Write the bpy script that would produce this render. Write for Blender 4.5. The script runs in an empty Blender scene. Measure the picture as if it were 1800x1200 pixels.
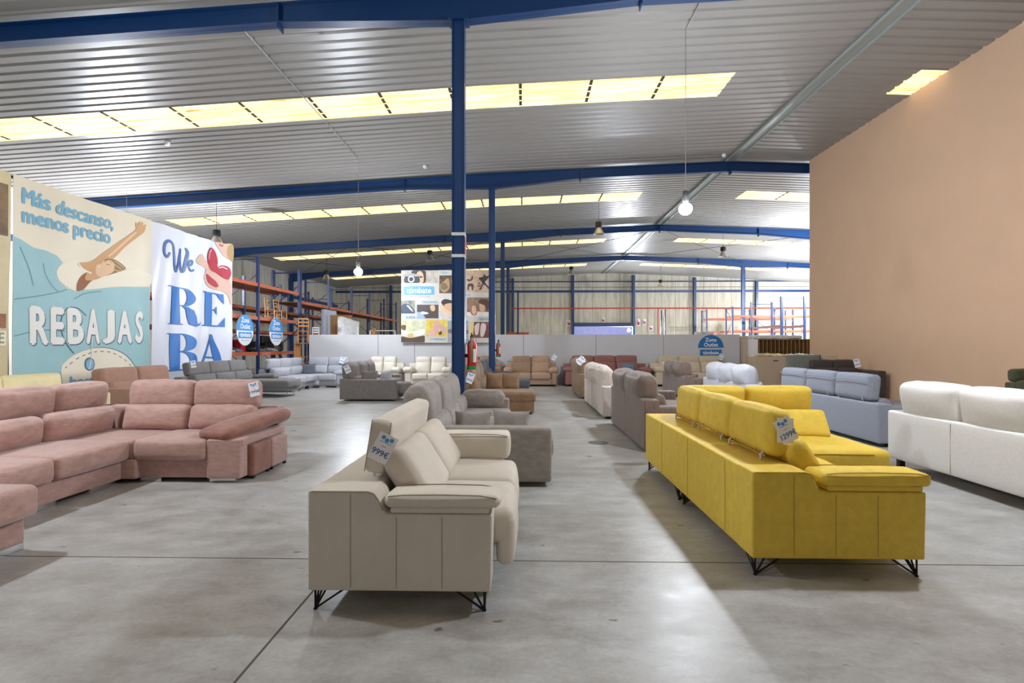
import bpy, bmesh, math, random
from mathutils import Vector, Matrix, Euler, noise
random.seed(7)
R = math.radians
SC = bpy.context.scene
COL = SC.collection

# ------------------------------------------------------------------ camera, sky, exposure
PSI = math.atan(20 / 900)
CAM_H = 1.4
cd = bpy.data.cameras.new('camera')
cam = bpy.data.objects.new('camera', cd); COL.objects.link(cam)
cam.location = (0, 0, CAM_H); cam.rotation_euler = (R(90), 0, PSI)
cd.sensor_width = 36; cd.lens = 18; cd.shift_y = 7 / 1800; cd.clip_end = 300
SC.camera = cam
w = bpy.data.worlds.new('sky'); SC.world = w; w.use_nodes = True
bg = w.node_tree.nodes['Background']
bg.inputs[0].default_value = (1.0, 0.95, 0.88, 1); bg.inputs[1].default_value = 0.36
SC.view_settings.view_transform = 'Standard'; SC.view_settings.look = 'None'
SC.view_settings.exposure = -0.1; SC.view_settings.gamma = 1.0
SC.view_settings.use_curve_mapping = False
SC.cycles.sample_clamp_indirect = 4.0
BULB = 1120.0      # glow of a lit lamp
SKYLIGHT = 1.35   # glow of the translucent roof panels

# ------------------------------------------------------------------ materials
def lin(c):
    return tuple(((x / 255) / 12.92 if x / 255 <= .04045 else ((x / 255 + .055) / 1.055) ** 2.4) for x in c)
MATS = {}
def mat(name, rgb, rough=.6, metal=0.0, var=0.0, vscale=6, bump=0.0, bscale=200, sheen=0.0, spec=.5, emit=None, es=0, stretch=None, var2=None, blo=.3, bhi=.7):
    if name in MATS: return MATS[name]
    m = bpy.data.materials.new(name); m.use_nodes = True; MATS[name] = m
    nt = m.node_tree; N = nt.nodes; L = nt.links
    p = N['Principled BSDF']
    c = lin(rgb)
    p.inputs['Base Color'].default_value = (*c, 1)
    p.inputs['Roughness'].default_value = rough; p.inputs['Metallic'].default_value = metal
    p.inputs['Specular IOR Level'].default_value = spec
    if sheen: p.inputs['Sheen Weight'].default_value = sheen; p.inputs['Sheen Roughness'].default_value = .4
    if emit:
        p.inputs['Emission Color'].default_value = (*lin(emit), 1); p.inputs['Emission Strength'].default_value = es
    if var or bump:
        tc = N.new('ShaderNodeTexCoord'); mp = N.new('ShaderNodeMapping')
        L.new(tc.outputs['Object'], mp.inputs['Vector'])
        if stretch: mp.inputs['Scale'].default_value = stretch
    if var:
        n = N.new('ShaderNodeTexNoise'); n.inputs['Scale'].default_value = vscale; n.inputs['Detail'].default_value = 5
        n.inputs['Roughness'].default_value = .65
        L.new(mp.outputs[0], n.inputs['Vector'])
        r = N.new('ShaderNodeValToRGB'); L.new(n.outputs['Fac'], r.inputs[0])
        c2 = lin(var2) if var2 else tuple(min(1, x * (1 + var)) for x in c)
        r.color_ramp.elements[0].position = blo; r.color_ramp.elements[0].color = (*(x * (1 - var) for x in c), 1)
        r.color_ramp.elements[1].position = bhi; r.color_ramp.elements[1].color = (*c2, 1)
        L.new(r.outputs[0], p.inputs['Base Color'])
    if bump:
        n2 = N.new('ShaderNodeTexNoise'); n2.inputs['Scale'].default_value = bscale; n2.inputs['Detail'].default_value = 3
        L.new(mp.outputs[0], n2.inputs['Vector'])
        b = N.new('ShaderNodeBump'); b.inputs['Strength'].default_value = bump; b.inputs['Distance'].default_value = .01
        L.new(n2.outputs['Fac'], b.inputs['Height']); L.new(b.outputs[0], p.inputs['Normal'])
    return m
def fabric(name, rgb, var=.12, vs=5, sheen=.15, rough=.85, stretch=None):
    return mat(name, rgb, rough, 0, var, vs, .25, 260, sheen, .25, stretch=stretch)
def leather(name, rgb, rough=.42):
    return mat(name, rgb, rough, 0, .06, 3, .18, 120, 0, .5)

M_BEIGE = fabric('beige_microfibre', (210, 202, 190), .06, 3)
M_YEL = fabric('yellow_leatherette', (220, 188, 72), .10, 14, .05, .62)
M_PINK = fabric('pink_velvet', (184, 149, 140), .17, 9, .6, .5, (1.2, 1.2, 3))
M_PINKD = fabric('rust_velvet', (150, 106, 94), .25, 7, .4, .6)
M_WHITE = fabric('white_weave', (226, 224, 222), .05, 40)
M_BLUEG = fabric('blue_grey_weave', (138, 142, 154), .07, 30)
M_LGREY = fabric('pale_grey_weave', (192, 194, 204), .06, 20)
M_TAUPE = fabric('taupe_velvet', (118, 102, 93), .22, 7, .4, .6, (2.5, 2.5, .7))
M_LBEI = fabric('oat_weave', (206, 196, 188), .08, 20)
M_BROWN = fabric('brown_velvet', (128, 104, 80), .2, 6, .3)
M_GREY = fabric('mouse_grey_velvet', (142, 134, 128), .2, 10, .4, .6, (1, 1, 2))
M_TAN = fabric('tan_brown_velvet', (130, 102, 76), .2, 6, .3, .65)
M_SLATE = fabric('slate_velvet', (84, 88, 96), .12, 6)
M_STONE = fabric('stone_grey_chenille', (122, 116, 114), .14, 14)
M_IVORY = leather('ivory_leather', (206, 199, 186))
M_SILVER = fabric('silver_grey_fabric', (164, 166, 174), .06, 12)
M_ASH = fabric('ash_grey_fabric', (118, 117, 117), .08, 12)
M_DUST = fabric('dusty_rose_fabric', (166, 130, 114), .08, 10)
M_CREAM = leather('pale_yellow_leather', (220, 208, 160), .5)
M_MUSH = fabric('mushroom_fabric', (170, 142, 120), .07, 12)
M_MAUVE = fabric('mauve_fabric', (142, 98, 92), .08, 14)
M_ECRU = fabric('ecru_fabric', (198, 184, 160), .06, 12)
M_DARK = fabric('dark_brown_fabric', (72, 64, 62), .1, 12)
M_OLIVE = fabric('dark_olive_fabric', (72, 72, 52), .1, 12)
M_GRNG = fabric('green_grey_fabric', (116, 120, 114), .06, 20)
M_BLUEC = fabric('dusty_blue_fabric', (92, 116, 136), .1, 14)
M_WPIL = fabric('white_cushion_fabric', (222, 220, 216), .05, 14)
M_RED = fabric('red_cushion_fabric', (170, 24, 40), .1, 14)
M_PATT = mat('black_white_print', (40, 40, 46), .8, 0, .3, 26, var2=(226, 224, 222), blo=.47, bhi=.53)
M_SEAM = mat('seam_thread', (120, 108, 92), .9)
M_BLACK = mat('black_metal', (14, 14, 16), .45, .4)
M_PLAST = mat('black_plastic', (18, 18, 18), .5)
M_CHROME = mat('chrome', (215, 215, 218), .18, 1.0)
M_STEEL = mat('blue_steel', (10, 52, 98), .38, .0, .06, 3, spec=.5)
M_NAVY = mat('navy_rack_steel', (24, 44, 92), .45)
M_ORANGE = mat('orange_rack_steel', (184, 90, 54), .5, 0, .08, 6)
M_DECK = mat('shelf_board', (120, 88, 58), .8, 0, .15, 5)
M_CARD = mat('white_card', (238, 238, 240), .6)
M_INK = mat('blue_ink', (38, 110, 178), .6)
M_SIGNBLUE = mat('sign_blue', (40, 140, 214), .45)
M_SIGNDK = mat('sign_blue_dark', (28, 108, 170), .45)
M_SIGNW = mat('sign_white', (232, 236, 240), .45)
M_GALV = mat('galvanised_cable', (176, 178, 180), .4, .8)
M_EXT = mat('extinguisher_red', (188, 18, 26), .3)
M_GREEN = mat('extinguisher_green', (24, 130, 66), .5)
M_PIPE = mat('red_pipe_paint', (190, 62, 44), .45)
M_WOOD = mat('honey_wood', (196, 140, 78), .5, 0, .15, 8)
M_CARDB = mat('brown_cardboard', (150, 112, 68), .8, 0, .15, 9)
M_PLASTW = mat('milky_plastic_wrap', (206, 208, 210), .25, 0, .2, 9, .6, 16)
M_BOARD = mat('greige_board', (186, 168, 146), .7, 0, .03, 5)
M_WHITEP = mat('white_lacquer', (236, 238, 242), .4)
M_ALU = mat('spun_aluminium', (190, 186, 172), .3, .7)
M_BULB = mat('lamp_glow', (255, 255, 255), .5, emit=(238, 245, 255), es=BULB)

# ------------------------------------------------------------------ mesh helper
def ao(o, parent=None, world=True):
    COL.objects.link(o)
    if parent is not None: o.parent = parent
    return o
def tag(o, label=None, cat=None, group=None, kind=None):
    if label: o['label'] = label
    if cat: o['category'] = cat
    if group: o['group'] = group
    if kind: o['kind'] = kind
    return o
def root(name, label, cat, loc, rz=0, group=None):
    e = bpy.data.objects.new(name, None); e.empty_display_size = .1
    e.location = loc; e.rotation_euler = (0, 0, rz); COL.objects.link(e)
    return tag(e, label, cat, group)

class MB:
    def __init__(s): s.v = []; s.f = []; s.mi = []; s.cm = 0
    def add(s, vs, fs, T=None):
        o = len(s.v)
        s.v += [tuple(T @ Vector(v)) for v in vs] if T is not None else [tuple(v) for v in vs]
        s.f += [tuple(i + o for i in f) for f in fs]; s.mi += [s.cm] * len(fs)
        return s
    def box(s, x0, x1, y0, y1, z0, z1, T=None):
        vs = [(x, y, z) for x in (x0, x1) for y in (y0, y1) for z in (z0, z1)]
        return s.add(vs, [(0, 1, 3, 2), (4, 6, 7, 5), (0, 4, 5, 1), (2, 3, 7, 6), (0, 2, 6, 4), (1, 5, 7, 3)], T)
    def rbox(s, x0, x1, y0, y1, z0, z1, r=.04, puff=(0, 0, 0), seg=6, T=None, wob=0.0, rot=None, wf=6.0):
        c = Vector(((x0 + x1) / 2, (y0 + y1) / 2, (z0 + z1) / 2)); h = [abs(x1 - x0) / 2, abs(y1 - y0) / 2, abs(z1 - z0) / 2]
        r = min(r, min(h) * .98)
        ax = []
        for a in range(3):
            i = h[a] - r
            lst = [-h[a], -h[a] + .25 * r, -h[a] + .6 * r, -i] + [-i + 2 * i * k / seg for k in range(1, seg)] + [i, h[a] - .6 * r, h[a] - .25 * r, h[a]]
            ax.append(lst)
        idx = {}; vs = []; fs = []
        def gv(i, j, k):
            key = (i, j, k)
            if key in idx: return idx[key]
            p = [ax[0][i], ax[1][j], ax[2][k]]
            q = [max(-(h[a] - r), min(h[a] - r, p[a])) for a in range(3)]
            d = Vector([p[a] - q[a] for a in range(3)])
            mx = max(abs(x) for x in d)
            if mx > 1e-9 and d.length > 1e-9: d = d * (mx / d.length)
            u = [p[a] / h[a] for a in range(3)]
            P = Vector(q) + d
            for a in range(3):
                if puff[a]:
                    b, cc = [t for t in range(3) if t != a]
                    P[a] += puff[a] * u[a] * (1 - u[b] ** 2) * (1 - u[cc] ** 2)
            if wob:
                n = noise.noise_vector((P + c) * wf); P += n * wob
            if rot is not None: P = rot @ P
            idx[key] = len(vs); vs.append(tuple(P + c)); return idx[key]
        n = len(ax[0]) - 1
        for a in range(n):
            for b in range(n):
                fs.append((gv(a, b, 0), gv(a, b + 1, 0), gv(a + 1, b + 1, 0), gv(a + 1, b, 0)))
                fs.append((gv(a, b, n), gv(a + 1, b, n), gv(a + 1, b + 1, n), gv(a, b + 1, n)))
                fs.append((gv(a, 0, b), gv(a + 1, 0, b), gv(a + 1, 0, b + 1), gv(a, 0, b + 1)))
                fs.append((gv(a, n, b), gv(a, n, b + 1), gv(a + 1, n, b + 1), gv(a + 1, n, b)))
                fs.append((gv(0, a, b), gv(0, a, b + 1), gv(0, a + 1, b + 1), gv(0, a + 1, b)))
                fs.append((gv(n, a, b), gv(n, a + 1, b), gv(n, a + 1, b + 1), gv(n, a, b + 1)))
        return s.add(vs, fs, T)
    def tube(s, pts, r=.01, n=8, T=None, closed=False):
        pts = [Vector(p) for p in pts]; vs = []; fs = []; m = len(pts)
        for i, p in enumerate(pts):
            if closed: t = pts[(i + 1) % m] - pts[i - 1]
            else: t = pts[min(i + 1, m - 1)] - pts[max(i - 1, 0)]
            t.normalize()
            u = t.orthogonal() if i == 0 else (u - t * u.dot(t))
            u.normalize(); v = t.cross(u)
            rr = r[i] if isinstance(r, (list, tuple)) else r
            for k in range(n):
                a = 2 * math.pi * k / n; vs.append(p + (u * math.cos(a) + v * math.sin(a)) * rr)
        for i in range(m if closed else m - 1):
            for k in range(n):
                j = (i + 1) % m
                fs.append((i * n + k, i * n + (k + 1) % n, j * n + (k + 1) % n, j * n + k))
        if not closed:
            fs.append(tuple(range(n - 1, -1, -1))); fs.append(tuple((m - 1) * n + k for k in range(n)))
        return s.add(vs, fs, T)
    def lathe(s, prof, c=(0, 0, 0), n=20, T=None):
        vs = []; fs = []; m = len(prof)
        for r_, z in prof:
            for k in range(n):
                a = 2 * math.pi * k / n; vs.append((c[0] + r_ * math.cos(a), c[1] + r_ * math.sin(a), c[2] + z))
        for i in range(m - 1):
            for k in range(n):
                fs.append((i * n + k, i * n + (k + 1) % n, (i + 1) * n + (k + 1) % n, (i + 1) * n + k))
        fs.append(tuple(range(n - 1, -1, -1))); fs.append(tuple((m - 1) * n + k for k in range(n)))
        return s.add(vs, fs, T)
    def prism(s, poly, a0, a1, axis='x', T=None):
        n = len(poly); vs = []
        for a in (a0, a1):
            for p in poly:
                vs.append({'x': (a, p[0], p[1]), 'y': (p[0], a, p[1]), 'z': (p[0], p[1], a)}[axis])
        fs = [tuple(range(n))[::-1], tuple(range(n, 2 * n))] + [(i, (i + 1) % n, n + (i + 1) % n, n + i) for i in range(n)]
        return s.add(vs, fs, T)
    def pillow(s, wd, ht, th, T=None, n=14, wob=.012, seed=0):
        vs = []; fs = []
        for sd in (1, -1):
            for i in range(n + 1):
                for j in range(n + 1):
                    u = -1 + 2 * i / n; v = -1 + 2 * j / n
                    k = 1 - .10 * (1 - (u * u) * (v * v)) * (abs(u) ** 6 + abs(v) ** 6)
                    z = sd * th / 2 * ((1 - abs(u) ** 2.4) * (1 - abs(v) ** 2.4)) ** .55
                    P = Vector((u * wd / 2 * (1 - .07 * (1 - v * v) * 0 - .06 * (1 - abs(v)) * 0) * k, v * ht / 2 * k, z))
                    nz = noise.noise(Vector((u * 2 + seed, v * 2, sd * 3))) * wob
                    P.z += nz * (1 - abs(u) ** 4) * (1 - abs(v) ** 4)
                    vs.append(P)
        m = (n + 1) ** 2
        for sd in (0, 1):
            for i in range(n):
                for j in range(n):
                    a = sd * m + i * (n + 1) + j
                    q = (a, a + n + 1, a + n + 2, a + 1)
                    fs.append(q if sd == 0 else q[::-1])
        return s.add(vs, fs, T)
    def build(s, name, m, parent=None, smooth=True, bevel=0, world=False, bseg=2, angle=40):
        me = bpy.data.meshes.new(name)
        if world and parent is not None:
            inv = (Matrix.Translation(parent.location) @ parent.rotation_euler.to_matrix().to_4x4()).inverted()
            s.v = [tuple(inv @ Vector(v)) for v in s.v]
        me.from_pydata(s.v, [], s.f)
        ms = m if isinstance(m, (list, tuple)) else [m]
        for q in ms: me.materials.append(q)
        if len(ms) > 1: me.polygons.foreach_set('material_index', s.mi)
        bm = bmesh.new(); bm.from_mesh(me)
        bmesh.ops.remove_doubles(bm, verts=bm.verts, dist=1e-5)
        bmesh.ops.recalc_face_normals(bm, faces=bm.faces)
        if bevel:
            es = [e for e in bm.edges if len(e.link_faces) == 2 and e.calc_face_angle(0) > R(35)]
            bmesh.ops.bevel(bm, geom=es, offset=bevel, segments=bseg, affect='EDGES', profile=.6, clamp_overlap=True)
        bm.to_mesh(me); bm.free()
        if smooth:
            me.polygons.foreach_set('use_smooth', [True] * len(me.polygons))
            me.set_sharp_from_angle(angle=R(angle))
        o = bpy.data.objects.new(name, me); ao(o, parent)
        return o

def text_mesh(txt, size, shear=0, bold=0.0, sx=1.0, align='CENTER', spacing=1.0, leading=1.0):
    c = bpy.data.curves.new('t', 'FONT'); c.body = txt; c.size = size; c.shear = shear; c.offset = bold
    c.align_x = align; c.align_y = 'CENTER'; c.space_character = spacing; c.space_line = leading; c.resolution_u = 3
    ob = bpy.data.objects.new('t', c); COL.objects.link(ob)
    dg = bpy.context.evaluated_depsgraph_get()
    me = bpy.data.meshes.new_from_object(ob.evaluated_get(dg))
    vs = [(v.co.x * sx, v.co.y, 0) for v in me.vertices]; fs = [tuple(p.vertices) for p in me.polygons]
    bpy.data.objects.remove(ob); bpy.data.curves.remove(c); bpy.data.meshes.remove(me)
    return vs, fs
def text_part(name, parent, m, txt, size, at, T=None, **k):
    """flat lettering in the parent's local x/y plane, or placed by T"""
    vs, fs = text_mesh(txt, size, **k)
    mb = MB(); mb.add([(x + at[0], y + at[1], at[2]) for x, y, z in vs], fs, T)
    me = bpy.data.meshes.new(name); me.from_pydata(mb.v, [], mb.f); me.materials.append(m)
    return ao(bpy.data.objects.new(name, me), parent)

FACE_CAM = Euler((R(90), 0, 0)).to_matrix().to_4x4()            # local x,y,z -> X, Z, -Y
FACE_PX = Euler((R(90), 0, R(90))).to_matrix().to_4x4()         # local x,y,z -> Y, Z, +X
def yw(X, Y): return Y + .0222 * X

# ------------------------------------------------------------------ roof shape
RIDGE_X, COLS = 7.04, (-1.08, 15.16)
FR = [8.55 + 9.05 * k for k in range(-1, 4)]
XL, XR, Y0, Y1 = -16.5, 30.6, -6.0, 44.75
def zr(x):
    u = abs(x - RIDGE_X); return CAM_H + 6.24 - .041 * min(u, 8.12) - .058 * max(u - 8.12, 0)
def zs(x): return zr(x) + .07

# floor
def floor_mat():
    m = bpy.data.materials.new('polished_concrete'); m.use_nodes = True; nt = m.node_tree; N = nt.nodes; L = nt.links
    p = N['Principled BSDF']; tc = N.new('ShaderNodeTexCoord')
    def nz(scale, det, rough=.6, st=None):
        mp = N.new('ShaderNodeMapping'); L.new(tc.outputs['Object'], mp.inputs[0])
        if st: mp.inputs['Scale'].default_value = st
        n = N.new('ShaderNodeTexNoise'); n.inputs['Scale'].default_value = scale; n.inputs['Detail'].default_value = det; n.inputs['Roughness'].default_value = rough
        L.new(mp.outputs[0], n.inputs['Vector']); return n
    def ramp(src, a, b, ca, cb):
        r = N.new('ShaderNodeValToRGB'); L.new(src, r.inputs[0]); e = r.color_ramp.elements
        e[0].position = a; e[1].position = b; e[0].color = ca; e[1].color = cb; return r
    def mixc(fac, a, b, mode='MIX'):
        x = N.new('ShaderNodeMix'); x.data_type = 'RGBA'; x.blend_type = mode
        if isinstance(fac, float): x.inputs[0].default_value = fac
        else: L.new(fac, x.inputs[0])
        for s_, i in ((a, 6), (b, 7)):
            if isinstance(s_, tuple): x.inputs[i].default_value = s_
            else: L.new(s_, x.inputs[i])
        return x.outputs[2]
    big = nz(.55, 6, .62); mid = nz(2.6, 6, .7, (1, 1.7, 1)); fine = nz(38, 4)
    c1 = ramp(big.outputs['Fac'], .3, .7, (*lin((160, 157, 151)), 1), (*lin((184, 187, 190)), 1))
    c2 = ramp(mid.outputs['Fac'], .34, .66, (.68, .655, .62, 1), (1.08, 1.08, 1.08, 1))
    base = mixc(1.0, c1.outputs[0], c2.outputs[0], 'MULTIPLY')
    c3 = ramp(fine.outputs['Fac'], .3, .7, (.9, .9, .9, 1), (1.05, 1.05, 1.05, 1))
    base = mixc(1.0, base, c3.outputs[0], 'MULTIPLY')
    spot = nz(5.5, 3, .5, (1, 2.2, 1)); sm = ramp(spot.outputs['Fac'], .70, .74, (0, 0, 0, 1), (1, 1, 1, 1))
    base = mixc(sm.outputs[0], base, (*lin((104, 100, 92)), 1))
    v = N.new('ShaderNodeTexVoronoi'); v.inputs['Scale'].default_value = .9; L.new(tc.outputs['Object'], v.inputs['Vector'])
    vm = ramp(v.outputs['Distance'], .035, .05, (1, 1, 1, 1), (0, 0, 0, 1))
    base = mixc(vm.outputs[0], base, (*lin((96, 92, 86)), 1))
    L.new(base, p.inputs['Base Color'])
    rr = N.new('ShaderNodeMapRange'); L.new(mid.outputs['Fac'], rr.inputs[0]); rr.inputs[1].default_value = .3; rr.inputs[2].default_value = .7
    rr.inputs[3].default_value = .30; rr.inputs[4].default_value = .46; L.new(rr.outputs[0], p.inputs['Roughness'])
    p.inputs['Specular IOR Level'].default_value = .4
    b = N.new('ShaderNodeBump'); b.inputs['Strength'].default_value = .06; b.inputs['Distance'].default_value = .01
    L.new(mid.outputs['Fac'], b.inputs['Height']); L.new(b.outputs[0], p.inputs['Normal'])
    return m
tag(MB().box(XL - .3, XR + .3, Y0 - 3, 60, -.2, 0).build('floor', floor_mat(), smooth=False), kind='structure')
mj = mat('joint_filler', (84, 80, 74), .9)
for i, k in enumerate(range(-2, 4)):
    x = -1.2 + 8.12 * k
    tag(MB().box(x - .006, x + .006, Y0, 44, -.01, .0012).build('trim_%d' % (i + 1), mj, smooth=False), kind='structure')
for i, k in enumerate(range(0, 5)):
    y = 3.33 + 9.55 * k
    tag(MB().box(XL, XR, y - .004, y + .004, -.01, .0012).build('trim_%d' % (i + 8), mj, smooth=False), kind='structure')

tag(MB().lathe([(.15, 0), (.15, .001)], (1.08, 7.4, .0005), 24).build('floor_stain', mat('old_oil_stain', (92, 86, 78), .6), smooth=False), kind='structure')
# roof sheet with ribs and skylights
SKY_Y = [11.78 + 9.05 * k for k in range(-2, 4)]
def in_sky(y): return any(a < y < a + 1.12 for a in SKY_Y)
PITCH = .28
def profile(y0, y1):
    n = max(1, round((y1 - y0) / PITCH)); p = (y1 - y0) / n; out = []
    for i in range(n):
        b = y0 + i * p
        out += [(b, 0), (b + p * .66, 0), (b + p * .74, .035), (b + p * .92, .035)]
    out.append((y1, 0)); return out
XB = [XL - .1, -14.8, 4.84, RIDGE_X, 9.0, 27.0, XR + .1]
XS = {0: [XL - .1, -14.8], 1: [-14.8, -1.08, 4.84], 2: [4.84, RIDGE_X], 3: [RIDGE_X, 9.0], 4: [9.0, 15.16, 27.0], 5: [27.0, XR + .1]}
segs = []; y = Y0 - .3
for a in SKY_Y + [None]:
    if a is None: segs.append((y, Y1 + .2, False)); break
    if a > y: segs.append((y, a, False))
    segs.append((max(a, Y0), a + 1.12, True)); y = a + 1.12
roof = MB(); sky_panels = []
for (a, b, sky) in segs:
    if b <= a: continue
    pr = profile(a, b)
    for key, xs in XS.items():
        if sky and key in (1, 4): sky_panels.append((a, b, key)); continue
        vs = []; fs = []
        for x in xs:
            for (py, pz) in pr: vs.append((x, py, zs(x) + pz))
        n = len(pr)
        for i in range(len(xs) - 1):
            for j in range(n - 1): fs.append((i * n + j, i * n + j + 1, (i + 1) * n + j + 1, (i + 1) * n + j))
        roof.add(vs, fs)
M_ROOF = mat('painted_roof_sheet', (146, 143, 138), .36, .0, .05, .5, 0, 1, 0, .5, stretch=(.3, 3, 1))
tag(roof.build('ceiling', M_ROOF, smooth=False), kind='structure')
cap = MB()
for x in (XL - .1, -1.08, RIDGE_X, 15.16): pass
vs = []
for x in (XL - .3, -1.08, RIDGE_X, 15.16, XR + .3): vs += [(x, Y0 - .3, zs(x) + .25), (x, Y1 + .3, zs(x) + .25)]
cap.add(vs, [(2 * i, 2 * i + 1, 2 * i + 3, 2 * i + 2) for i in range(4)])
tag(cap.build('ceiling_outer', mat('roof_outer_sheet', (150, 150, 150), .6), smooth=False), kind='structure')
def sky_mat():
    m = bpy.data.materials.new('yellowed_translucent_panel'); m.use_nodes = True; nt = m.node_tree; N = nt.nodes; L = nt.links
    p = N['Principled BSDF']; p.inputs['Roughness'].default_value = .5; p.inputs['Base Color'].default_value = (*lin((220, 190, 120)), 1)
    tc = N.new('ShaderNodeTexCoord'); mp = N.new('ShaderNodeMapping'); L.new(tc.outputs['Object'], mp.inputs[0]); mp.inputs['Scale'].default_value = (.7, 9, 1)
    n = N.new('ShaderNodeTexNoise'); n.inputs['Scale'].default_value = 1.0; n.inputs['Detail'].default_value = 6; L.new(mp.outputs[0], n.inputs['Vector'])
    r = N.new('ShaderNodeValToRGB'); L.new(n.outputs['Fac'], r.inputs[0]); e = r.color_ramp.elements
    e[0].position = .3; e[0].color = (*lin((228, 178, 92)), 1); e[1].position = .6; e[1].color = (*lin((255, 242, 200)), 1)
    # brown blots of old sealant
    n2 = N.new('ShaderNodeTexNoise'); n2.inputs['Scale'].default_value = 1.6; n2.inputs['Detail'].default_value = 8
    mp2 = N.new('ShaderNodeMapping'); L.new(tc.outputs['Object'], mp2.inputs[0]); mp2.inputs['Scale'].default_value = (1, 5, 1); L.new(mp2.outputs[0], n2.inputs['Vector'])
    r2 = N.new('ShaderNodeValToRGB'); L.new(n2.outputs['Fac'], r2.inputs[0]); r2.color_ramp.elements[0].position = .68; r2.color_ramp.elements[1].position = .74
    mx = N.new('ShaderNodeMix'); mx.data_type = 'RGBA'; L.new(r2.outputs[0], mx.inputs[0]); L.new(r.outputs[0], mx.inputs[6]); mx.inputs[7].default_value = (*lin((170, 112, 40)), 1)
    L.new(mx.outputs[2], p.inputs['Emission Color']); p.inputs['Emission Strength'].default_value = SKYLIGHT
    return m
M_SKY = sky_mat(); M_PUR = mat('shadowed_purlin_steel', (60, 52, 40), .8)  # purlins' shadow, seen through the panels, is put into this dark colour
wi = 1
for (a, b, key) in sky_panels:
    xs = XS[key]; pr = profile(a, b); n = len(pr); vs = []; fs = []
    xx = [xs[0]]
    while xx[-1] + 1.65 < xs[-1]: xx.append(xx[-1] + (xs[-1] - xs[0]) / round((xs[-1] - xs[0]) / 1.6))
    if xs[-1] - xx[-1] > .2: xx.append(xs[-1])
    else: xx[-1] = xs[-1]
    xm = sorted(set([round(v, 4) for v in xx] + [round(xs[1], 4)]))
    for x in xm:
        for (py, pz) in pr: vs.append((x, py, zs(x) + pz))
    for i in range(len(xm) - 1):
        for j in range(n - 1): fs.append((i * n + j, i * n + j + 1, (i + 1) * n + j + 1, (i + 1) * n + j))
    o = tag(MB().add(vs, fs).build('window_%d' % wi, M_SKY, smooth=False), kind='structure'); wi += 1
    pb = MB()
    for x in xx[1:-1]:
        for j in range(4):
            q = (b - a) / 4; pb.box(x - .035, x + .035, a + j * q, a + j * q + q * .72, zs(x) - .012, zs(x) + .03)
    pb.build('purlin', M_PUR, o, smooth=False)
rc = MB()
for (x0, x1) in ((RIDGE_X - .22, RIDGE_X), (RIDGE_X, RIDGE_X + .22)):
    rc.add([(x0, Y0, zs(x0) - .03), (x1, Y0, zs(x1) - .03), (x1, Y1, zs(x1) - .03), (x0, Y1, zs(x0) - .03)], [(0, 1, 2, 3)])
for dx in (-.16, .16): rc.tube([(RIDGE_X + dx, Y0, zs(RIDGE_X) - .05), (RIDGE_X + dx, Y1, zs(RIDGE_X) - .05)], .03, 6)
tag(rc.build('trim_20', mat('ridge_flashing', (150, 156, 152), .45, .3), smooth=False), kind='structure')

# steel frames
def ibeam_seg(mb, xa, xb, d0a, d0b, y):
    """I-section along x whose depth goes from d0a to d0b below the rafter top"""
    W, TF = .19, .018
    def strip(za0, za1, zb0, zb1, hw):
        mb.add([(xa, y - hw, za0), (xa, y + hw, za0), (xa, y + hw, za1), (xa, y - hw, za1), (xb, y - hw, zb0), (xb, y + hw, zb0), (xb, y + hw, zb1), (xb, y - hw, zb1)],
               [(0, 1, 2, 3), (4, 7, 6, 5), (0, 4, 5, 1), (1, 5, 6, 2), (2, 6, 7, 3), (3, 7, 4, 0)])
    za, zb = zr(xa), zr(xb)
    strip(za - TF, za, zb - TF, zb, W / 2)
    strip(za - d0a, za - d0a + TF, zb - d0b, zb - d0b + TF, W / 2)
    strip(za - d0a, za, zb - d0b, zb, .006)
for k, y in enumerate(FR):
    mb = MB(); D = .33
    xs = [(XL, .6), (XL + 2.2, D), (-4.1, D), (-1.08, .52), (1.95, D), (RIDGE_X, D), (12.1, D), (15.16, .52), (18.2, D), (XR - 2, D), (XR, .6)]
    for (xa, da), (xb, db) in zip(xs, xs[1:]):
        if k <= 1 and xa >= RIDGE_X - .01:
            if xa > RIDGE_X + 1: continue
            xb, db = 9.6, D
        if k == 2 and xa > RIDGE_X + .1: pass
        ibeam_seg(mb, xa, xb, da, db, y)
    for x in (-4.1, 1.95, RIDGE_X, 12.1, 18.2):
        if k <= 1 and x > 9.5: continue
        mb.box(x - .012, x + .012, y - .1, y + .1, zr(x) - .42, zr(x))
    tag(mb.build('roof_beam', M_STEEL, smooth=False), kind='structure')
    for cx in COLS:
        if k <= 1 and cx > 9: continue
        c = MB(); h = zr(cx) - .5; hw = .105
        c.box(cx - hw, cx - hw + .016, y - hw, y + hw, 0, h); c.box(cx + hw - .016, cx + hw, y - hw, y + hw, 0, h)
        c.box(cx - hw, cx + hw, y - .08, y - .068, 0, h); c.box(cx - hw, cx + hw, y + .06, y + .07, 0, h)
        c.box(cx - .17, cx + .17, y - .14, y + .14, h - .015, h + .02); c.box(cx - .2, cx + .2, y - .2, y + .2, 0, .02)
        tag(c.build('steel_column', M_STEEL, smooth=False), kind='structure')
    c = MB(); c.box(XL + .02, XL + .3, y - .1, y + .1, 0, zr(XL) - .3)
    tag(c.build('wall_column', M_STEEL, smooth=False), kind='structure')

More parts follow.
